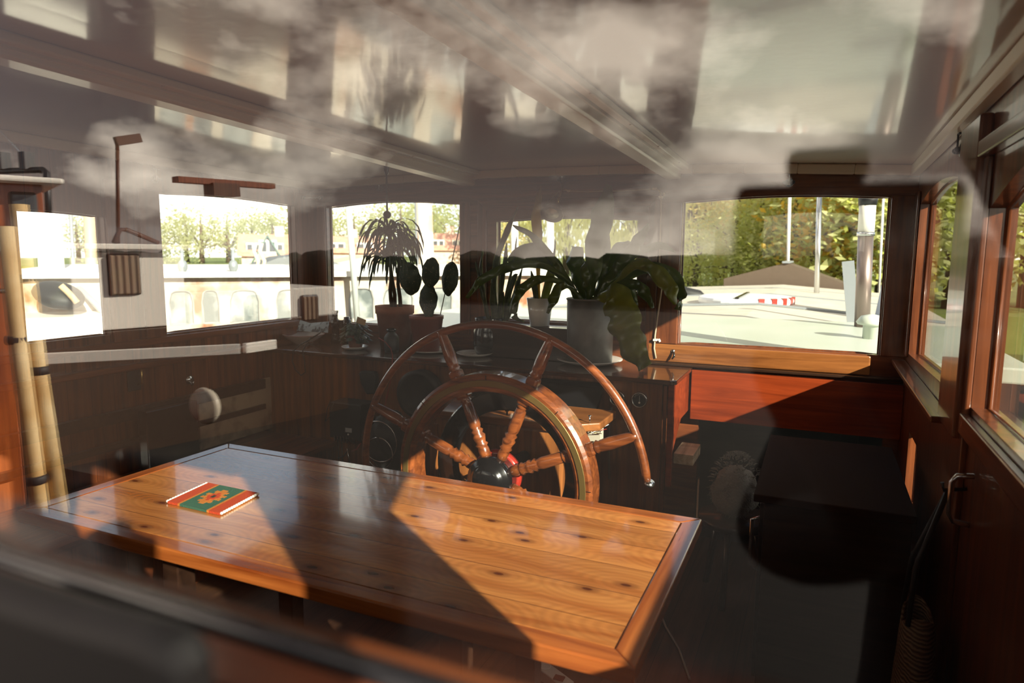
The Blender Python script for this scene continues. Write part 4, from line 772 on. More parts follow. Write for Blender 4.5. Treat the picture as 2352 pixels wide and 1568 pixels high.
# woven bag on the right wall
xb = XR - .15
t = thing('woven_bag', rx(2030, 1200, xb), 'natural woven straw shoulder bag with black straps hanging on the right wall', 'bag')
STR = mat('straw', (.30, .21, .13), rough=.95); sm = STR.node_tree; sb = sm.nodes['Principled BSDF']; cc = N(sm, 'ShaderNodeTexCoord'); wv = N(sm, 'ShaderNodeTexWave'); wv.inputs['Scale'].default_value = 28; wv.inputs['Distortion'].default_value = 5; wv.bands_direction = 'Z'
sm.links.new(cc.outputs['Object'], wv.inputs[0]); rr_ = N(sm, 'ShaderNodeValToRGB'); rr_.color_ramp.elements[0].color = (.14, .09, .05, 1); rr_.color_ramp.elements[1].color = (.36, .26, .17, 1); sm.links.new(wv.outputs[0], rr_.inputs[0]); sm.links.new(rr_.outputs[0], sb.inputs['Base Color']); bpn = N(sm, 'ShaderNodeBump'); bpn.inputs['Distance'].default_value = .006; sm.links.new(wv.outputs[0], bpn.inputs['Height']); sm.links.new(bpn.outputs[0], sb.inputs['Normal'])
yb0 = 2.02; hook = Vector((XR - .03, yb0, H - .60)); cb = Vector((XR - .085, yb0 - .02, H - 1.10)); 
b = MB(); sec = []
for i in range(15):
    f_ = i / 14; z_ = -.17 + .30 * f_; wy = .115 * (1 - .35 * max(0, (f_ - .55) / .45)) * (1 - .25 * max(0, (.25 - f_) / .25) ** 1.2); wx = .055 * (1 - .3 * f_); sec.append((z_, wy, wx))
vs = []; fs = []; n_ = 28
for z_, wy, wx in sec:
    for k in range(n_):
        a = 2 * math.pi * k / n_; zz_ = z_ + (.05 * abs(math.cos(a)) if z_ > .05 else 0); vs.append(cb + Vector((wx * math.sin(a), wy * math.cos(a), zz_)))
for i in range(14):
    for k in range(n_): fs.append((i * n_ + k, i * n_ + (k + 1) % n_, (i + 1) * n_ + (k + 1) % n_, (i + 1) * n_ + k))
fs.append(tuple(range(n_))[::-1]); b.add(vs, fs, True); o = b.build('body', STR, t); sd_ = o.modifiers.new('s', 'SOLIDIFY'); sd_.thickness = .006
for s_ in (-1, 1): b = MB(); b.tube([cb + Vector((-.03, .06 * s_, .15)), cb + Vector((-.02, .035 * s_, .30)), hook + Vector((-.01, 0, 0))], .007, 8); b.build('strap', RUB, t)
b = MB(); b.tube([hook + Vector((.03, 0, .01)), hook + Vector((-.02, 0, .0)), hook + Vector((-.025, 0, .02))], .005, 8); tag(b.build('wall_hook', IRON), 'small dark hook in the right wall carrying the straw bag', 'hook')
p = Vector((XR - .004, 1.93, H - .53)); t = thing('grab_handle', p, 'dark metal grab handle on the right wall by the sliding door', 'handle'); b = MB(); b.tube([p, p + Vector((-.035, 0, -.004)), p + Vector((-.045, 0, -.02)), p + Vector((-.045, 0, -.10)), p + Vector((-.035, 0, -.12)), p + Vector((0, 0, -.124))], .007, 10); b.build('bar', STEEL, t)
# ================================================================== OUTSIDE, AHEAD
ZW = H - 2.3
WAT = mat('river_water', (.03, .045, .045), rough=.08, bump=(1.2, .35)); b = MB(); b.box((-160, -90, ZW - .2), (120, 260, ZW)); struct(b.build('water', WAT))
GRASS = mat('grass', (.10, .15, .03), rough=.95, noise=(.6, (.22, .25, .07), .4, .7)); b = MB()
b.prism([(-150, 34, ZW - .3), (-60, 40, ZW - .3), (-18, 30, ZW - .3), (-3, 20, ZW - .3), (40, 18, ZW - .3), (110, 40, ZW - .3), (110, 250, ZW - .3), (-150, 250, ZW - .3)], (0, 0, 1.2)); struct(b.build('river_bank', GRASS))
b = MB(); b.prism([(-150, 33, ZW - .3), (-150, -60, ZW - .3), (-45, -60, ZW - .3), (-45, 30, ZW - .3), (-60, 39, ZW - .3)], (0, 0, 1.0)); struct(b.build('river_bank', GRASS))
DKP = mat('pale_green_deck_paint', (.52, .57, .49), rough=.35, noise=(2, (.58, .62, .55), .4, .7)); CRM = mat('cream_deck_paint', (.56, .51, .42), rough=.55, noise=(5, (.62, .58, .50), .4, .7)); TARP = mat('brown_tarpaulin', (.10, .07, .05), rough=.6, bump=(9, .5)); GREYM = mat('grey_metal', (.30, .33, .36), rough=.4, metal=.3)
t = thing('foredeck', (-1.2, 8, ZW), 'pale green deckhouse roof and cream foredeck outside the right front window', 'boat deck')
b = MB(); b.box((-3.0, YF + .12, H - .565), (.9, 5.7, H - .49)); b.build('deckhouse_roof', DKP, t, bevel=.01)
b = MB(); b.prism([(-2.9, 5.75, H - .78), (-2.9, 5.75, H - .62), (-.55, 5.75, H - .50), (1.15, 5.75, H - .62), (1.15, 5.75, H - .78)], (0, 6.4, .03)); b.build('hold_cover', CRM, t)
b = MB(); b.prism([(-3.1, 5.72, ZW + .1), (1.35, 5.72, ZW + .1), (1.35, 12.2, ZW + .1), (.4, 16, ZW + .1), (-.8, 18, ZW + .1), (-2.0, 16, ZW + .1), (-3.1, 12.2, ZW + .1)], (0, 0, 1.45)); b.build('hull', mat('hull_black', (.03, .03, .032), rough=.4), t)
for y_ in (7.3, 9.2, 11): b = MB(); b.bar((-2.9, y_, H - .60), (-.55, y_, H - .48), .06, .02); b.bar((-.55, y_, H - .48), (1.15, y_, H - .60), .06, .02); b.build('batten', GREYM, t)
TB = thing('tarpaulin_hatch', (-.4, 12.8, H - .78), 'low gabled hatch under a brown tarpaulin on the foredeck', 'hatch')
l_, a_, r_ = ry(1663, 640, 12.3), ry(1806, 604, 12.3), ry(1942, 652, 12.3)
b = MB(); b.prism([(l_.x, 12.3, H - .78), (l_.x, 12.3, l_.z), (a_.x, 12.3, a_.z), (r_.x, 12.3, r_.z), (r_.x, 12.3, H - .78)], (0, 1.6, 0)); b.build('cover', TARP, TB); b = MB(); b.bar((a_.x, 12.25, a_.z + .01), (a_.x, 13.95, a_.z + .01), .12, .03); b.build('ridge_cap', GREYM, TB)
p = ry(1712, 708, 7.9); t = thing('paddle_board', p, 'white board with red and white striped edge lying on the cream foredeck', 'board')
b = MB(); vs = [(p.x + .50 * math.cos(k * math.pi / 16), p.y + .62 * math.sin(k * math.pi / 16), H - .53) for k in range(32)]; b.prism(vs, (0, 0, .09)); b.build('hull', mat('board_white', (.82, .84, .88), rough=.3), t, bevel=.03)
for k in range(5): a = -1.2 + k * .28; b = MB(); b.hexa([(p.x + .505 * math.cos(a + d), p.y + .625 * math.sin(a + d), H - .52) for d in (0, .12)] + [(p.x + .47 * math.cos(a + d), p.y + .58 * math.sin(a + d), H - .52) for d in (.12, 0)], [(p.x + .505 * math.cos(a + d), p.y + .625 * math.sin(a + d), H - .436) for d in (0, .12)] + [(p.x + .47 * math.cos(a + d), p.y + .58 * math.sin(a + d), H - .436) for d in (.12, 0)]); b.build('red_stripe', REDM, t)
b = MB(); b.box((p.x - .05, p.y - .6, H - .438), (p.x - .01, p.y + .6, H - .425)); b.build('strap', BLACK, t)
c0, c1 = ry(1980, 752, 5.35), ry(1994, 462, 5.35); t = thing('chimney_pipe', (c0.x, 5.35, H - .49), 'stove chimney pipe with white upper half and dark cap, outside the right front window', 'chimney')
cc_ = ry(1989, 538, 5.35); b = MB(); b.tube([Vector((c0.x, 5.35, H - .49)), Vector(cc_)], .05, 20); b.build('lower_pipe', mat('pipe_steel', (.28, .22, .20), rough=.35, metal=.8), t); b = MB(); b.tube([Vector(cc_), Vector(c1)], .053, 20); b.build('upper_pipe', mat('pipe_white', (.75, .72, .66), rough=.4), t); b = MB(); b.lathe(c1, [(.056, -.03), (.062, .01), (.060, .04), (.0001, .05)], 20); b.build('cap', IRON, t); b = MB(); b.lathe(cc_, [(.058, -.012), (.058, .012)], 20); b.build('clamp_ring', STEEL, t)
p = ry(1998, 800, 4.6); t = thing('deck_vent', (p.x, 4.6, H - .49), 'pale green mushroom vent on the deckhouse roof at the right', 'vent'); hz = H - .49; b = MB(); b.lathe((p.x, 4.6, hz), [(.045, 0), (.045, .08), (.075, .085), (.085, .10), (.06, .135), (.0001, .15)], 24); b.build('cowl', DKP, t)
for (px_, y0_, y1_, D, r_, lab, m_) in ((1815, 450, 610, 14.2, .03, 'white mast rising behind the tarpaulin hatch', WHITE), (1883, 462, 640, 10.5, .035, 'thin shiny steel pipe right of the white mast', STEEL), (2031, 452, 560, 14, .02, 'thin white pole at the right edge of the right front window', WHITE)):
    q0, q1 = ry(px_ - 3, y1_, D), ry(px_, y0_ - 30, D); b = MB(); b.tube([q0.xy.to_3d() + Vector((0, 0, H - .8)), q1], r_, 10); tag(b.build('mast', m_), lab, 'mast')
q0, q1 = ry(1962, 745, 6.2), ry(1948, 600, 6.2); b = MB(); b.bar(Vector((q0.x, 6.2, H - .6)), q1, .09, .03, up=(0, 1, 0)); tag(b.build('gangplank', GREYM), 'grey plank standing beside the stove chimney pipe', 'plank')
b = MB(); b.prism([ry(2010, 775, 6.8), ry(2040, 640, 6.8), ry(2060, 600, 6.8), ry(2110, 775, 6.8)], (0, .5, 0)); tag(b.build('folded_cover', mat('blue_grey_cover', (.32, .38, .48), rough=.7)), 'blue-grey folded cover right of the chimney pipe', 'cover')
# rubber dinghy at the left
p = ry(1585, 690, 9.5); b = MB(); b.tube([Vector((p.x - .5, 9.4, p.z - .1)), p + Vector((-.2, 0, .12)), p + Vector((.1, 0, .05)), p + Vector((.3, .2, -.12))], [.05, .10, .10, .05], 10); tag(b.build('fender', RUB), 'black fender roll on the rail at the left of the right front window', 'fender')
# ---------------------------------------------------------------- trees
BARK = mat('bark', (.10, .07, .05), rough=.95)
def tree_proto(name, h, w, c1, c2, lab, nleaf=1500, seed=1, willow=False, lsz=.62):
    rnd = random.Random(seed); t = thing(name, (0, 0, 0), lab, 'tree', 'trees on the far bank'); m = mat('leaves_' + str(seed), c1, rough=.7, trans=.5, noise=(.9, c2, .38, .62))
    b = MB(); b.tube([(0, 0, 0), (.1, 0, h * .3), (0, .1, h * .6), (.05, 0, h * .85)], [w * .05, w * .04, w * .025, .02], 8)
    blobs = [(Vector((rnd.uniform(-.5, .5) * w * .75, rnd.uniform(-.5, .5) * w * .75, h * rnd.uniform(.16, .88))), w * rnd.uniform(.16, .30)) for _ in range(22)]
    for c, r in blobs[:9]: b.tube([(0, 0, h * .25), (c.x * .5, c.y * .5, (c.z + h * .3) / 2), c], [.09, .06, .02], 6)
    b.build('trunk', BARK, t); b = MB()
    for k in range(nleaf):
        c, r = rnd.choice(blobs); d = Vector((rnd.gauss(0, 1), rnd.gauss(0, 1), rnd.gauss(0, 1))).normalized(); p = c + d * r * (.55 + .55 * rnd.random()); s_ = rnd.uniform(.14, .30) * (h / 9) * lsz; a = Vector((rnd.gauss(0, 1), rnd.gauss(0, 1), rnd.gauss(0, .6))).normalized(); q = a.orthogonal().normalized()
        if willow: a = Vector((.15 * rnd.gauss(0, 1), .15 * rnd.gauss(0, 1), -1)) * 2.0
        b.add([p - q * s_ * .5, p + a * s_, p + q * s_ * .5, p - a * s_], [(0, 1, 2, 3)])
    b.build('leaves', m, t, recalc=False); return t
T1 = tree_proto('birch_tree', 9.5, 5.5, (.55, .47, .20), (.72, .58, .24), 'yellow-green autumn tree among those beyond the foredeck', nleaf=3600, seed=11)
T2 = tree_proto('oak_tree', 9, 7, (.42, .45, .20), (.66, .62, .30), 'dark green bushy tree', nleaf=4200, seed=12)
T3 = tree_proto('maple_tree', 8.5, 5, (.66, .40, .09), (.82, .58, .18), 'orange-yellow autumn tree beside the chimney pipe in the right front window', nleaf=3600, seed=13)
T4 = tree_proto('willow_tree', 8.5, 7, (.58, .58, .34), (.74, .71, .44), 'pale weeping tree', nleaf=3600, seed=14, willow=True)
zbk = ZW + .9
first = {}
def plant_tree(T, px_, D, sc_, grp, lab=None):
    d = ray(px_, 600); d = Vector((d.x, d.y, 0)).normalized() * D
    if T.name not in first: c = T; first[T.name] = 1
    else: c = copy_tree(T, (0, 0, 0))
    c.location = (d.x, d.y, zbk if D > 20 else ZW + .85); c.scale = (sc_,) * 3; c.rotation_euler.z = random.random() * 6; c['group'] = grp
    if lab: c['label'] = lab
    return c
for px_, D, s_ in ((1590, 34, 1.0), (1655, 38, 1.05), (1530, 38, 1.0), (1470, 36, .85), (1400, 42, .85), (1300, 48, .8), (1230, 52, .75)): plant_tree(T4, px_, D, s_, 'pale weeping trees', 'pale weeping tree beyond the water in the middle or right front window')
for px_, D, s_ in ((1725, 30, .95), (1780, 33, 1.1), (1850, 36, 1.25), (1700, 40, 1.2), (1180, 60, 1.0)): plant_tree(T1, px_, D, s_, 'yellow-green autumn trees')
for px_, D, s_ in ((1930, 25, .95), (1985, 22, .9), (1905, 30, 1.0)): plant_tree(T3, px_, D, s_, 'orange autumn trees')
for px_, D, s_ in ((1745, 24, .50), (1820, 23, .48), (1690, 25, .42), (1600, 26, .34), (1870, 22, .42), (2040, 26, 1.0), (2100, 20, .9), (2200, 22, .9), (2290, 24, 1.0), (2380, 24, 1.0)): plant_tree(T2, px_, D, s_, 'dark green shrubby trees', 'dark green bushy tree behind the tarpaulin hatch or to its right')
T5 = tree_proto('poplar_tree', 9, 9, (.40, .43, .27), (.55, .54, .34), 'hazy grey-green woodland tree far behind the red-roofed houses', nleaf=1600, seed=15, lsz=1.1)
for k in range(20):
    px_ = 180 + k * 49 + random.uniform(-12, 12); plant_tree(T5, px_, 95 + random.uniform(-8, 8), (.62 + .018 * k) * random.uniform(.9, 1.15), 'woodland behind the houses')
# ---------------------------------------------------------------- houses
BRICK = mat('pink_brick', (.60, .42, .34), rough=.9, noise=(3, (.66, .50, .42), .4, .7)); ROOF = mat('red_roof_tiles', (.55, .26, .18), rough=.8, noise=(2, (.62, .34, .25), .4, .7)); ROOFD = mat('grey_slate', (.10, .10, .11), rough=.7); PANE = mat('dark_window_pane', (.05, .06, .07), rough=.1); GRNP = mat('green_barge_board', (.05, .12, .10), rough=.6)
def house(px0, px1, base, eave, ridge, D, lab, dorm=2, gable=None):
    a = rd(px0, base, D); c = rd(px1, base, D); z0 = zbk - .2; ze = rd((px0 + px1) / 2, eave, D).z; zr_ = rd((px0 + px1) / 2, ridge, D).z
    A = Vector((a.x, a.y, 0)); B = Vector((c.x, c.y, 0)); U = (B - A).normalized(); W = (B - A).length; V = Vector((-U.y, U.x, 0)); dp = 7.0
    if V.dot(A) < 0: V = -V
    Z = Vector((0, 0, 1)); t = thing('house', (A + B) / 2 + Z * z0, lab, 'house')
    b = MB(); b.hexa([A + Z * z0, B + Z * z0, B + V * dp + Z * z0, A + V * dp + Z * z0], [A + Z * ze, B + Z * ze, B + V * dp + Z * ze, A + V * dp + Z * ze])
    for P in (A, B): b.add([P + Z * ze, P + V * dp + Z * ze, P + V * dp / 2 + Z * (zr_ - .1)], [(0, 1, 2)])
    b.build('walls', BRICK, t, recalc=False); b = MB(); o_ = .35
    for s_ in (0, 1):
        e0 = -V * o_ if s_ == 0 else V * (dp + o_); ez = ze - .15; q = [A - U * o_ + e0 + Z * ez, B + U * o_ + e0 + Z * ez, B + U * o_ + V * dp / 2 + Z * zr_, A - U * o_ + V * dp / 2 + Z * zr_]; b.hexa(q, [v + Z * .18 for v in q])
    b.build('roof', ROOF, t)
    for k in range(dorm):
        P = A + U * W * ((k + .5) / dorm) + V * .5 + Z * (ze + .1); hh = (zr_ - ze) * .55; ww = min(1.6, W / dorm * .6); b = MB(); b.hexa([P - U * ww / 2, P + U * ww / 2, P + U * ww / 2 + V * 2, P - U * ww / 2 + V * 2], [v + Z * hh for v in (P - U * ww / 2, P + U * ww / 2, P + U * ww / 2 + V * 2, P - U * ww / 2 + V * 2)]); dm = b.build('dormer', WHITE, t)
        for s_ in (-.25, .25): b = MB(); b.hexa([P + U * (s_ - .17) * ww - V * .03 + Z * hh * .2, P + U * (s_ + .17) * ww - V * .03 + Z * hh * .2, P + U * (s_ + .17) * ww + Z * hh * .2, P + U * (s_ - .17) * ww + Z * hh * .2], [P + U * (s_ - .17) * ww - V * .03 + Z * hh * .85, P + U * (s_ + .17) * ww - V * .03 + Z * hh * .85, P + U * (s_ + .17) * ww + Z * hh * .85, P + U * (s_ - .17) * ww + Z * hh * .85]); b.build('pane', PANE, dm)
    P = A + U * W * .55 + V * dp / 2; b = MB(); b.hexa([P + U * x + V * y + Z * (zr_ - .3) for x, y in ((-.4, -.4), (.4, -.4), (.4, .4), (-.4, .4))], [P + U * x + V * y + Z * (zr_ + .9) for x, y in ((-.4, -.4), (.4, -.4), (.4, .4), (-.4, .4))]); b.build('chimney', BRICK, t)
    if gable:                                   # front gable wing
        g = A + U * W * gable; gw = W * .20; b = MB(); b.prism([g - U * gw - V * 1.6 + Z * z0, g + U * gw - V * 1.6 + Z * z0, g + U * gw - V * 1.6 + Z * (ze - .3), g - V * 1.6 + Z * (zr_ - .25), g - U * gw - V * 1.6 + Z * (ze - .3)], V * 4); b.build('gable_wing', BRICK, t)
        for s_ in (-1, 1):
            b = MB(); q0_, q1_ = g + U * gw * s_ * 1.15 - V * 1.75 + Z * (ze - .7), g - V * 1.75 + Z * (zr_ - .05); b.bar(q0_, q1_, .12, .35, up=V); b.build('barge_board', GRNP, t)
            q = [g + U * gw * s_ * 1.15 - V * 1.7 + Z * (ze - .7), g - V * 1.7 + Z * (zr_ - .05), g + V * 3 + Z * (zr_ - .05), g + U * gw * s_ * 1.15 + V * 3 + Z * (ze - .7)]; b = MB(); b.hexa(q, [v + Z * .12 for v in q]); b.build('gable_roof', ROOFD if s_ < 0 else ROOF, t)
        b = MB(); c_ = g - V * 1.63 + Z * (ze + .1); b.hexa([c_ + U * x + V * y for x, y in ((-.7, -.05), (.7, -.05), (.7, .05), (-.7, .05))], [c_ + U * x + V * y + Z * 1.1 for x, y in ((-.7, -.05), (.7, -.05), (.7, .05), (-.7, .05))]); wf = b.build('window_frame', WHITE, t)
        for s_ in (-.33, .33): b = MB(); b.hexa([c_ + U * (s_ + x) + V * y + Z * .15 for x, y in ((-.22, -.08), (.22, -.08), (.22, -.05), (-.22, -.05))], [c_ + U * (s_ + x) + V * y + Z * .95 for x, y in ((-.22, -.08), (.22, -.08), (.22, -.05), (-.22, -.05))]); b.build('pane', PANE, wf)
    return t
house(556, 716, 608, 585, 541, 62, 'red-roofed brick house with a green edged gable in the large left wall window', dorm=3, gable=.38)
house(742, 872, 606, 578, 545, 70, 'red-roofed house behind the thin-leaved dracaena in the left front window')
house(985, 1075, 600, 572, 538, 66, 'red-roofed house with white dormer at the right of the left front window', dorm=2)
# ---------------------------------------------------------------- rusty neighbour barge
RST = mat('rusty_cream_paint', (.46, .41, .34), rough=.6, noise=(2.6, (.26, .10, .04), .50, .64)); OGL = mat('pale_boat_window', (.13, .15, .15), rough=.15, noise=(4, (.34, .36, .35), .42, .6))
D0 = rd(150, 690, 8.3); D1 = rd(1075, 690, 8.6); BA = Vector((D0.x, D0.y, 0)); BU = (Vector((D1.x, D1.y, 0)) - BA); BW = BU.length; BU.normalize(); BV = Vector((-BU.y, BU.x, 0)); BV = BV if BV.dot(BA) > 0 else -BV
t = thing('barge', BA + Vector((0, 0, ZW)), 'cream rust-streaked barge moored alongside, with a row of round-topped windows', 'boat')
zt0 = H - .27; zb0 = ZW + .75; mid = .40
def up(px_): r_ = ray(px_, 690); r_ = Vector((r_.x, r_.y, 0)); # where the sight line meets the barge side
def uat(px_):
    r_ = ray(px_, 690); den = r_.x * BU.y - r_.y * BU.x; return (BA.y * r_.x - BA.x * r_.y) / -den
hs = []
for a_, c_ in ((387, 446), (463, 505), (527, 597), (633, 700), (722, 770), (801, 860), (880, 950), (985, 1040), (310, 360), (230, 285)):
    ua, ub = sorted((uat(a_), uat(c_))); hs.append((ua, ub, H - .78, rarch(ua, ub, H - .54, .13)))
b = MB(); wall(b, BA, BU, BV, -.5, BW + 1.2, zb0, zt0, hs, .05); b.build('deckhouse_side', RST, t)
for h_ in hs:
    us = [h_[0] + (h_[1] - h_[0]) * i / 12 for i in range(13)]; lo_ = [BA + BU * v + BV * .02 + Vector((0, 0, h_[2])) for v in us]; hi_ = [BA + BU * v + BV * .02 + Vector((0, 0, h_[3](v))) for v in us]
    b = MB(); b.tube(lo_ + hi_[::-1], .02, 6, closed=True); wf = b.build('window_frame', mat('grey_rubber', (.25, .25, .24), rough=.6), t); b = MB(); b.prism(lo_ + hi_[::-1], BV * .01); b.build('pane', OGL, wf)
Z = Vector((0, 0, 1)); b = MB(); b.hexa([BA - BU * .6 - BV * .12 + Z * zt0, BA + BU * (BW + 1.3) - BV * .12 + Z * zt0, BA + BU * (BW + 1.3) + BV * 3 + Z * (zt0 + .03), BA - BU * .6 + BV * 3 + Z * (zt0 + .03)], [BA - BU * .6 - BV * .12 + Z * (zt0 + .06), BA + BU * (BW + 1.3) - BV * .12 + Z * (zt0 + .06), BA + BU * (BW + 1.3) + BV * 3 + Z * (zt0 + .09), BA - BU * .6 + BV * 3 + Z * (zt0 + .09)]); b.build('roof', WHITE, t)
b = MB(); b.hexa([BA - BU * 2 - BV * .7 + Z * (ZW - .1), BA + BU * (BW + 3) - BV * .7 + Z * (ZW - .1), BA + BU * (BW + 3) + BV * 3.6 + Z * (ZW - .1), BA - BU * 2 + BV * 3.6 + Z * (ZW - .1)], [BA - BU * 2 - BV * .8 + Z * zb0, BA + BU * (BW + 3) - BV * .8 + Z * zb0, BA + BU * (BW + 3) + BV * 3.7 + Z * zb0, BA - BU * 2 + BV * 3.7 + Z * zb0]); b.build('hull', mat('hull_white', (.80, .78, .72), rough=.4), t)
for px_ in (425, 540): p = BA + BU * uat(px_) - BV * .05; b = MB(); b.ell((p.x, p.y, zt0 + .12), (.05, .05, .07), 12, 8); b.tube([(p.x, p.y, zt0 + .05), (p.x, p.y, zt0 + .30)], .018, 8); b.build('roof_lamp', GREYM, t)
# sloping grey cover over its hatch, boat bow in the left front window
b = MB(); q = [rd(x, y, 11.5) for x, y in ((545, 635), (560, 622), (640, 592), (700, 585), (760, 598), (860, 636))]; b.prism(q, BV * 3); tag(b.build('grey_boat_cover', mat('grey_cover', (.16, .17, .18), rough=.7)), 'grey tarpaulin ridge on the deck beyond the rusty barge', 'cover')
for k in range(2): q0_ = rd(590 + 14 * k, 622, 11.2); b = MB(); b.tube([q0_, q0_ + Z * .15 + BU * .03, q0_ + Z * .3 - BU * .03, q0_ + Z * .42], .03, 8); tag(b.build('vent_horn', mat('cream_pipe', (.72, .62, .42), rough=.5)), ('left', 'right')[k] + ' one of two curved cream vent pipes above the rusty barge roof', 'vent')
b = MB(); q = [rd(x, y, 13) for x, y in ((735, 660), (735, 612), (850, 588), (838, 640), (820, 660))]; b.prism(q, BV * 2); tag(b.build('rowing_boat', mat('cream_hull', (.72, .58, .40), rough=.5)), 'cream bow of a boat lying behind the rusty barge', 'boat')
for (px0_, py0_, px1_, py1_, D, r_, m_, lab) in ((822, 745, 799, 455, 8.0, .035, mat('pale_pole', (.50, .54, .53), rough=.5), 'pale grey pole leaning outside the left front window'), (990, 700, 975, 455, 12, .14, mat('funnel_cream', (.72, .62, .50), rough=.5, noise=(3, (.60, .36, .25), .5, .6)), 'thick cream post standing beyond the rusty barge'), (966, 680, 960, 465, 12, .05, GREYM, 'grey post beside the thick cream post'),
        (1190, 745, 1182, 490, 13, .07, WHITE, 'white mast in the left part of the middle front window'), (1268, 745, 1264, 490, 15, .08, WHITE, 'white mast behind the yellowed leaf in the middle front window'), (127, 730, 108, 470, 9.5, .13, WHITE, 'thick white mast in the narrow left wall window'), (206, 640, 202, 470, 14, .09, mat('brown_mast', (.50, .36, .26), rough=.5), 'brown mast at the right of the narrow left wall window'), (163, 620, 160, 480, 14, .03, GREYM, 'thin grey stay pole in the narrow left wall window')):
    q0_, q1_ = rd(px0_, py0_, D), rd(px1_, py1_, D); q1_ = q1_ + (q1_ - q0_).normalized() * .6; q0_ = q0_ if D < 8.5 else Vector((q0_.x, q0_.y, ZW - .1)); b = MB(); b.tube([q0_, q1_], r_, 14); tag(b.build('mast', m_), lab, 'mast')
# sunlit boat in the narrow left window and in the middle window
for (x0_, x1_, y0_, y1_, D, m_, lab) in ((60, 145, 634, 652, 11, WHITE, 'white roof of a small boat in the narrow left wall window'), (64, 108, 652, 690, 11.1, mat('orange_cabin', (.55, .10, .03), rough=.4), 'orange wooden cabin side under the white boat roof'), (72, 110, 690, 713, 10.9, mat('blue_cover', (.25, .35, .60), rough=.7), 'blue cover below the orange boat cabin'), (50, 262, 728, 742, 7.6, WHITE, 'white rail of the near hull in the narrow left wall window'), (1130, 1480, 640, 760, 9.5, mat('sunlit_white_hull', (.70, .66, .56), rough=.5), 'pale hull of a boat in the middle front window')):
    a_, c_ = rd(x0_, y1_, D), rd(x1_, y1_, D); h_ = rd((x0_ + x1_) / 2, y0_, D).z; U_ = (Vector((c_.x, c_.y, 0)) - Vector((a_.x, a_.y, 0))); V_ = Vector((-U_.y, U_.x, 0)).normalized() * 1.0; V_ = V_ if V_.dot(a_) > 0 else -V_; lo_ = [Vector((v.x, v.y, a_.z)) for v in (a_, c_, c_ + V_, a_ + V_)]
    if y1_ > 755 or y0_ == 728: lo_ = [Vector((v.x, v.y, ZW)) for v in lo_]
    b = MB(); b.hexa(lo_, [Vector((v.x, v.y, h_)) for v in lo_]); tag(b.build('moored_boat', m_, bevel=.02), lab, 'boat')
p = rd(135, 678, 7.9); b = MB(); b.ell(p, (.26, .20, .12), 20, 12, rot=Matrix.Rotation(.3, 3, 'Y')); t = thing('sail_bundle', p, 'black furled bundle with a tan edge hanging outside the narrow left wall window', 'bundle'); b.build('cover', RUB, t); b = MB(); b.tube([rd(140, 655, 7.6), rd(158, 672, 7.6), rd(178, 695, 7.6)], .028, 8); b.build('edge_roll', mat('tan_cloth', (.62, .45, .26), rough=.9), t)
b = MB(); b.tube([rd(150, 630, 8.5), rd(262, 740, 7.8)], .03, 8); tag(b.build('boom', GREYM), 'grey boom slanting down in the narrow left wall window', 'boom')
# ================================================================== BEHIND THE PHOTOGRAPHER (seen only as reflections in the aft glass)
DK2 = mat('dark_aft_deck', (.010, .008, .007), rough=.5); b = MB(); b.box((-3.3, -3.2, H - 1.45), (1.4, .13, H - 1.40)); struct(b.build('aft_deck', DK2))
def mbox(px0_, py0_, px1_, py1_, y, dep, m_, name, parent=None, z0=None, bev=.01):
    a_, c_ = ry(px0_, py0_, y), ry(px1_, py1_, y); za, zb_ = max(a_.z, c_.z), min(a_.z, c_.z)
    if z0 is not None: zb_ = z0
    b = MB(); b.box(mir((a_.x, y, zb_)), mir((c_.x, y + dep, za))); return b.build(name, m_, parent, bevel=bev)
WCB = mat('white_cabin_paint', (.90, .85, .78), rough=.4); CURT = mat('brown_curtain', (.16, .09, .06), rough=.9)
cn = CURT.node_tree; cw = N(cn, 'ShaderNodeTexWave'); cw.inputs['Scale'].default_value = 5.5; cw.bands_direction = 'Y'; cco = N(cn, 'ShaderNodeTexCoord'); cn.links.new(cco.outputs['Object'], cw.inputs[0]); crr = N(cn, 'ShaderNodeValToRGB'); crr.color_ramp.elements[0].color = (.06, .03, .02, 1); crr.color_ramp.elements[1].color = (.34, .24, .17, 1); cn.links.new(cw.outputs[0], crr.inputs[0]); cn.links.new(crr.outputs[0], cn.nodes['Principled BSDF'].inputs['Base Color'])
class Slant:                     # a vertical plane behind the photographer, addressed by where the glass shows it
    def __init__(q, px_, D, Uv): q.P = rd(px_, 590, D); q.U = Vector((Uv[0], Uv[1], 0)).normalized(); q.N = Vector((-q.U.y, q.U.x, 0)); q.N = q.N if q.N.dot(q.P) > 0 else -q.N
    def at(q, px_, py_, off=0.0):
        P = q.P + q.N * off; d = ray(px_, py_); k = Vector((P.x, P.y, 0)).dot(q.N) / Vector((d.x, d.y, 0)).dot(q.N); return Vector((d.x * k, d.y * k, d.z * k + H))
    def box(q, x0, y0, x1, y1, dep, m_, name, parent=None, off=0.0, bev=.01, zlow=None, xm=None):
        a, c = q.at(x0, y0, off), q.at(x1, y1, off); xm = xm if xm is not None else (x0 + x1) / 2; zt = q.at(xm, y0, off).z; zb = zlow if zlow is not None else q.at(xm, y1, off).z
        L = [Vector((v.x, v.y, 0)) for v in (a, c, c + q.N * dep, a + q.N * dep)]; b = MB(); b.hexa([mir((v.x, v.y, zb)) for v in L], [mir((v.x, v.y, zt)) for v in L]); return b.build(name, m_, parent, bevel=bev)
YA = Slant(300, 7.5, (.25, .97)); yv = 5.0
p0 = mir(YA.at(300, 750)); t = thing('motor_yacht', (p0.x, p0.y, ZW), 'white cabin boat with curtained windows reflected in the glass over the left windows', 'boat')
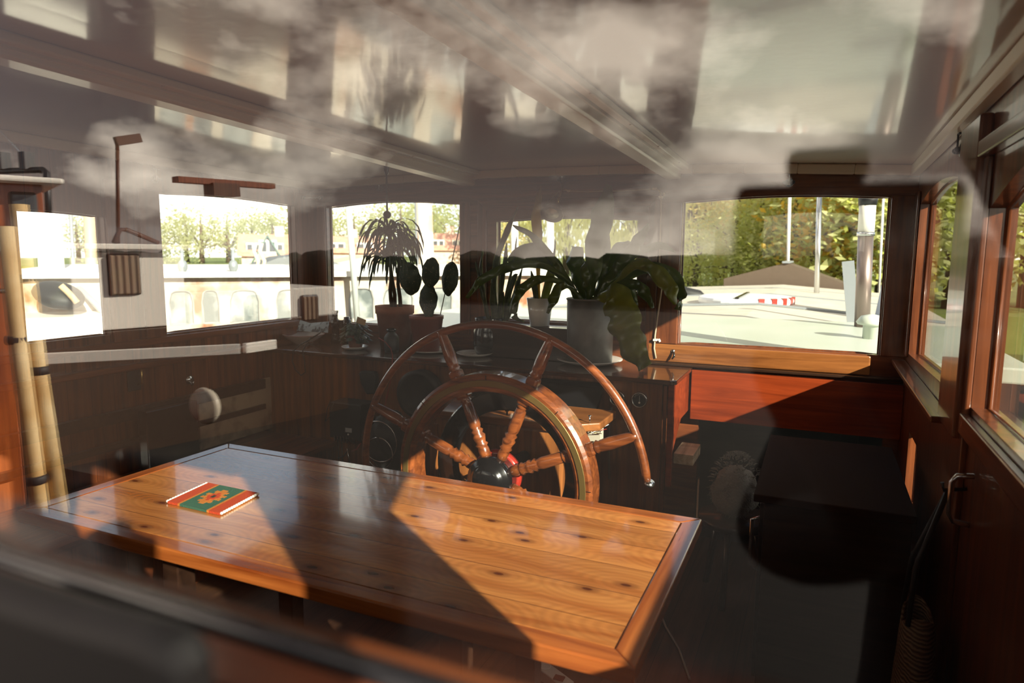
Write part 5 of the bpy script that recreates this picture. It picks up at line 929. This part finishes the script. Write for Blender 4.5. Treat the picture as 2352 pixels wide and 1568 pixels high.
YA.box(158, 580, 430, 755, 2.2, WCB, 'cabin', t); YA.box(56, 560, 445, 573, 2.4, WCB, 'roof', t, off=-.12, xm=300); YA.box(432, 660, 775, 748, 1.6, WCB, 'low_cabin', t, off=0, xm=720); YA.box(90, 757, 800, 900, 3, mat('yacht_hull_dark', (.05, .03, .02), rough=.4), 'hull', t, zlow=ZW - .1, off=-.03, xm=300)
for (a0_, b0_, a1_, b1_, yy) in ((250, 586, 326, 676, 0), (697, 681, 732, 735, 0), (575, 681, 625, 735, 0)):
    f_ = YA.box(a0_ - 4, b0_ - 4, a1_ + 3, b1_ + 3, .05, IRON, 'window_frame', t, off=yy - .03, bev=.03); YA.box(a0_, b0_, a1_, b1_, .03, CURT, 'curtain', f_, off=yy - .05, bev=.02)
A_ = lambda x, y: mir(YA.at(x, y, .3))
t = thing('deck_light', A_(272, 560), 'thin brown lamp post with a slanted lamp head reflected over the left wall', 'lamp'); BRN = mat('varnished_post', (.10, .028, .012), rough=.5)
b = MB(); b.tube([A_(272, 560), A_(270, 325)], .018, 8); b.build('post', BRN, t); b = MB(); b.bar(A_(266, 325), A_(322, 317), .07, .085); b.build('lamp_head', BRN, t); b = MB(); b.tube([A_(262, 558), A_(276, 527), A_(292, 528), A_(365, 558)], .024, 8); b.build('brace', BRN, t)
t = thing('radar_scanner', A_(510, 562), 'dark orange radar scanner bar reflected at the head of the large left window', 'radar'); b = MB(); b.bar(A_(403, 412), A_(625, 428), .14, .06); b.build('scanner_bar', mat('radar_orange', (.22, .045, .012), rough=.5), t); b = MB(); b.bar(A_(480, 436), A_(540, 438), .22, .14); b.build('gearbox', BRN, t); b = MB(); b.tube([A_(505, 445), A_(505, 562)], .04, 8); b.build('mast', WCB, t)
YB = Slant(40, 4.0, (.42, .90)); VRN = wood('reflected_varnish', (.16, .03, .006), (.42, .10, .02), 'z', rough=.3)
p0 = mir(YB.at(40, 700)); t = thing('wooden_wheelhouse', (p0.x, p0.y, ZW), 'varnished wooden wheelhouse with a cream roof edge reflected at the far left', 'boat')
YB.box(-200, 418, 108, 548, 1.6, VRN, 'upper_side', t, bev=.005, xm=60); YB.box(-200, 578, 60, 1130, 1.6, VRN, 'lower_side', t, zlow=ZW, bev=.005, off=-.1, xm=30); YB.box(-200, 404, 148, 418, 1.8, WCB, 'roof', t, off=-.12, xm=60); YB.box(-200, 548, 36, 578, 1.9, WCB, 'ledge', t, off=-.2, xm=20)
YB.box(20, 440, 95, 545, .03, PANE, 'window', t, bev=.03, off=-.02); b = MB(); b.tube([mir(YB.at(0, 668, -.14)), mir(YB.at(28, 668, -.14)), mir(YB.at(28, 690, -.14))], .012, 8); b.build('door_handle', STEEL, t)
t = thing('light_gantry', my(60, 400, 3.1), 'steel pipe gantry with work lights reflected at the upper left', 'gantry'); b = MB(); b.tube([my(-150, 398, 3.1), my(100, 390, 3.1), my(108, 396, 3.1), my(116, 560, 3.1)], .022, 8); b.build('pipe', IRON, t)
for x_ in (10, 64): b = MB(); b.box(mir(ry(x_, 380, 3.1)) - Vector((.03, .03, .03)), mir(ry(x_, 380, 3.1)) + Vector((.04, .04, .09))); b.build('work_light', IRON, t)
b = MB(); b.tube([my(-60, 235, 3.4), my(60, 362, 3.4), my(96, 398, 3.4)], .006, 6); b.build('stay', STEEL, t)
zr0 = H - .52
for (xa, ya, xb2, yb2, lab) in ((-60, 832, 552, 801, 'long white rub rail reflected below the left wall windows'), (562, 800, 632, 790, 'short white end piece of the reflected rub rail near the flowered bowl')):
    b = MB(); q0_, q1_ = mir(rz(xa, ya, zr0)), mir(rz(xb2, yb2, zr0)); b.bar(q0_, q1_, .03, .055); tag(b.build('rub_rail', WCB, bevel=.004), lab, 'rail')
BAM = mat('sunbleached_bamboo', (.55, .34, .13), rough=.6, noise=(6, (.80, .62, .36), .4, .65))
for i, (q, lab) in enumerate((([(15, 520), (40, 760), (85, 1100), (110, 1290)], 'left one of two pale leaning bamboo poles at the left edge'), ([(45, 470), (62, 620), (90, 850), (150, 1240)], 'right one of two pale leaning bamboo poles at the left edge'))):
    t = thing('bamboo_pole', my(*q[-1], 1.15), lab, 'pole'); b = MB(); b.tube([my(x, y, 1.15 + .05 * i) for x, y in q], .022, 12); b.build('cane', BAM, t)
    for x, y in ((q[1][0], q[1][1] + 20), (q[2][0], q[2][1])):
        b = MB(); p = my(x, y, 1.15 + .05 * i); b.lathe(p - Vector((0, 0, .012)), [(.024, 0), (.027, .006), (.027, .018), (.024, .024)], 14); b.build('black_band', RUB, t)
p = my(480, 930, 2.2); b = MB(); b.lathe(p, [(.0001, 0), (.075, 0), (.085, .02), (.075, .04), (.0001, .04)], 28, (0, 1, 0)); tag(b.build('round_fender', mat('fender_white', (.62, .55, .45), rough=.4)), 'small pale round fender reflected beside the black panel', 'fender')
# quay and trees behind
QU = mat('quay_stone', (.018, .015, .012), rough=.9, noise=(2, (.03, .025, .02), .4, .7)); b = MB(); b.box((-60, -60, ZW - .2), (60, -3.4, ZW + .35)); struct(b.build('quay', QU)); HED = mat('dark_hedge', (.020, .026, .014), rough=.9, bump=(3, 1.0)); b = MB()
for k in range(70): x_ = -58 + k * 1.7; b.ell((x_, -26 + random.uniform(-.8, .8), ZW + 1.1), (2.2, 1.6, 1.05 + random.random() * .25), 14, 8, bump=.25, seed=k)
tag(b.build('hedge', HED), 'long dark hedge along the quay behind the photographer', 'hedge')
# photographer
t = thing('photographer', (.12, -.42, H - 1.40), 'photographer in dark clothes holding a camera up to the glass, seen as a dark reflection', 'person')
CLO = mat('dark_clothes', (.012, .012, .014), rough=.9); SKIN = mat('skin', (.30, .16, .10), rough=.5); HAIR = mat('dark_hair', (.02, .013, .010), rough=.6)
bx_ = .23
def skinmesh(name, pts, edges, rad, m_, parent, sub=2):
    me = bpy.data.meshes.new(name); org = ORG[parent.name]; me.from_pydata([tuple(Vector(p) - org) for p in pts], edges, []); o = bpy.data.objects.new(name, me); COL.objects.link(o); o.parent = parent; ORG[o.name] = org
    o.modifiers.new('skin', 'SKIN'); 
    for i, r_ in enumerate(rad): me.skin_vertices[0].data[i].radius = (r_, r_) if not isinstance(r_, tuple) else r_
    me.skin_vertices[0].data[0].use_root = True; s_ = o.modifiers.new('sub', 'SUBSURF'); s_.levels = sub; s_.render_levels = sub; me.materials.append(m_); return o
def B(x, y, z): return (bx_ + x, y, z)
zf = H - 1.40
P = [B(0, -.40, zf + .92), B(0, -.41, zf + 1.12), B(0, -.40, zf + 1.26), B(0, -.36, zf + 1.36), B(-.17, -.38, zf + 1.31), B(.17, -.38, zf + 1.31), B(-.26, -.33, zf + 1.10), B(.25, -.33, zf + 1.10), B(-.17, -.16, zf + 1.20), B(.07, -.16, zf + 1.22), (-.030, -.085, H - .052), (.085, -.085, H - .045), B(-.10, -.40, zf + .86), B(.10, -.40, zf + .86), B(-.12, -.38, zf + .48), B(.12, -.38, zf + .48), B(-.13, -.42, zf + .10), B(.13, -.42, zf + .10), B(-.13, -.30, zf + .04), B(.13, -.30, zf + .04)]
E_ = [(0, 1), (1, 2), (2, 3), (2, 4), (2, 5), (4, 6), (5, 7), (6, 8), (7, 9), (8, 10), (9, 11), (0, 12), (0, 13), (12, 14), (13, 15), (14, 16), (15, 17), (16, 18), (17, 19)]
skinmesh('body', P, E_, [(.15, .11), (.14, .10), (.15, .10), .055, .065, .065, .05, .05, .038, .038, .026, .026, .09, .09, .062, .062, .042, .042, .035, .035], CLO, t)
hc = Vector((.195, -.175, H + .095)); hd = MB(); hd.ell(hc, (.074, .092, .112), 28, 20); hd.tube([hc + Vector((.03, -.03, -.08)), Vector((bx_, -.36, zf + 1.36))], [.05, .055], 14); hd.ell(hc + Vector((0, .090, -.012)), (.013, .018, .022), 10, 8); hd.ell(hc + Vector((-.074, 0, -.005)), (.010, .018, .028), 10, 8); hd.ell(hc + Vector((.074, 0, -.005)), (.010, .018, .028), 10, 8); hd.build('head', SKIN, t)
b = MB(); b.ell(hc + Vector((.0, -.02, .03)), (.108, .115, .150), 28, 20, bump=.25, seed=3); b.ell(hc + Vector((.03, -.07, -.06)), (.085, .06, .14), 20, 14, bump=.3, seed=6); b.build('hair', HAIR, t)
for s_, wp in ((-1, Vector((-.030, -.085, H - .052))), (1, Vector((.085, -.085, H - .045)))):
    pts = [wp, wp + Vector((.004 * -s_, .025, .02)), wp + Vector((.008 * -s_, .04, .035))]; ed = [(0, 1), (1, 2)]; rad = [.026, .026, .022]
    hnd = skinmesh('hand', pts, ed, rad, SKIN, t)
    for k in range(4):
        a_ = wp + Vector((.006 * -s_, .036, .046 - .016 * k)); ln = (.030, .034, .032, .025)[k]; skinmesh('finger', [a_, a_ + Vector((0, .022, .004)), a_ + Vector((-s_ * ln * .7, .034, .003)), a_ + Vector((-s_ * ln * 1.3, .030, 0))], [(0, 1), (1, 2), (2, 3)], [.0085, .008, .0075, .007], SKIN, hnd, 1)
    a_ = wp + Vector((-s_ * .010, .012, .0)); skinmesh('thumb', [a_, a_ + Vector((-s_ * .018, .010, -.010)), a_ + Vector((-s_ * .036, .012, -.008))], [(0, 1), (1, 2)], [.010, .009, .008], SKIN, hnd, 1)
t2 = thing('photo_camera', (0, -.06, H - .045), 'black camera held by the photographer behind the glass', 'camera'); b = MB(); b.box((-.050, -.072, H - .040), (.070, -.038, H + .042)); b.box((-.022, -.07, H + .042), (.022, -.036, H + .062)); b.build('body', RUB, t2, bevel=.006); MB().lathe((0, -.038, H), [(.0001, 0), (.034, 0), (.036, .020), (.0001, .020)], 24, (0, 1, 0)).build('lens', BLACK, t2)
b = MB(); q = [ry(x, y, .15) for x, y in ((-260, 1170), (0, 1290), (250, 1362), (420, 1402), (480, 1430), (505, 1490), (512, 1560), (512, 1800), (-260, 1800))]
b.prism(q, (0, -.018, 0)); tag(b.build('black_slab', RUB, bevel=.006), 'flat black slab with a rounded corner outside against the lower left of the aft window', 'cover')  # added black slab, fills the dark lower left of the view
#INSERT
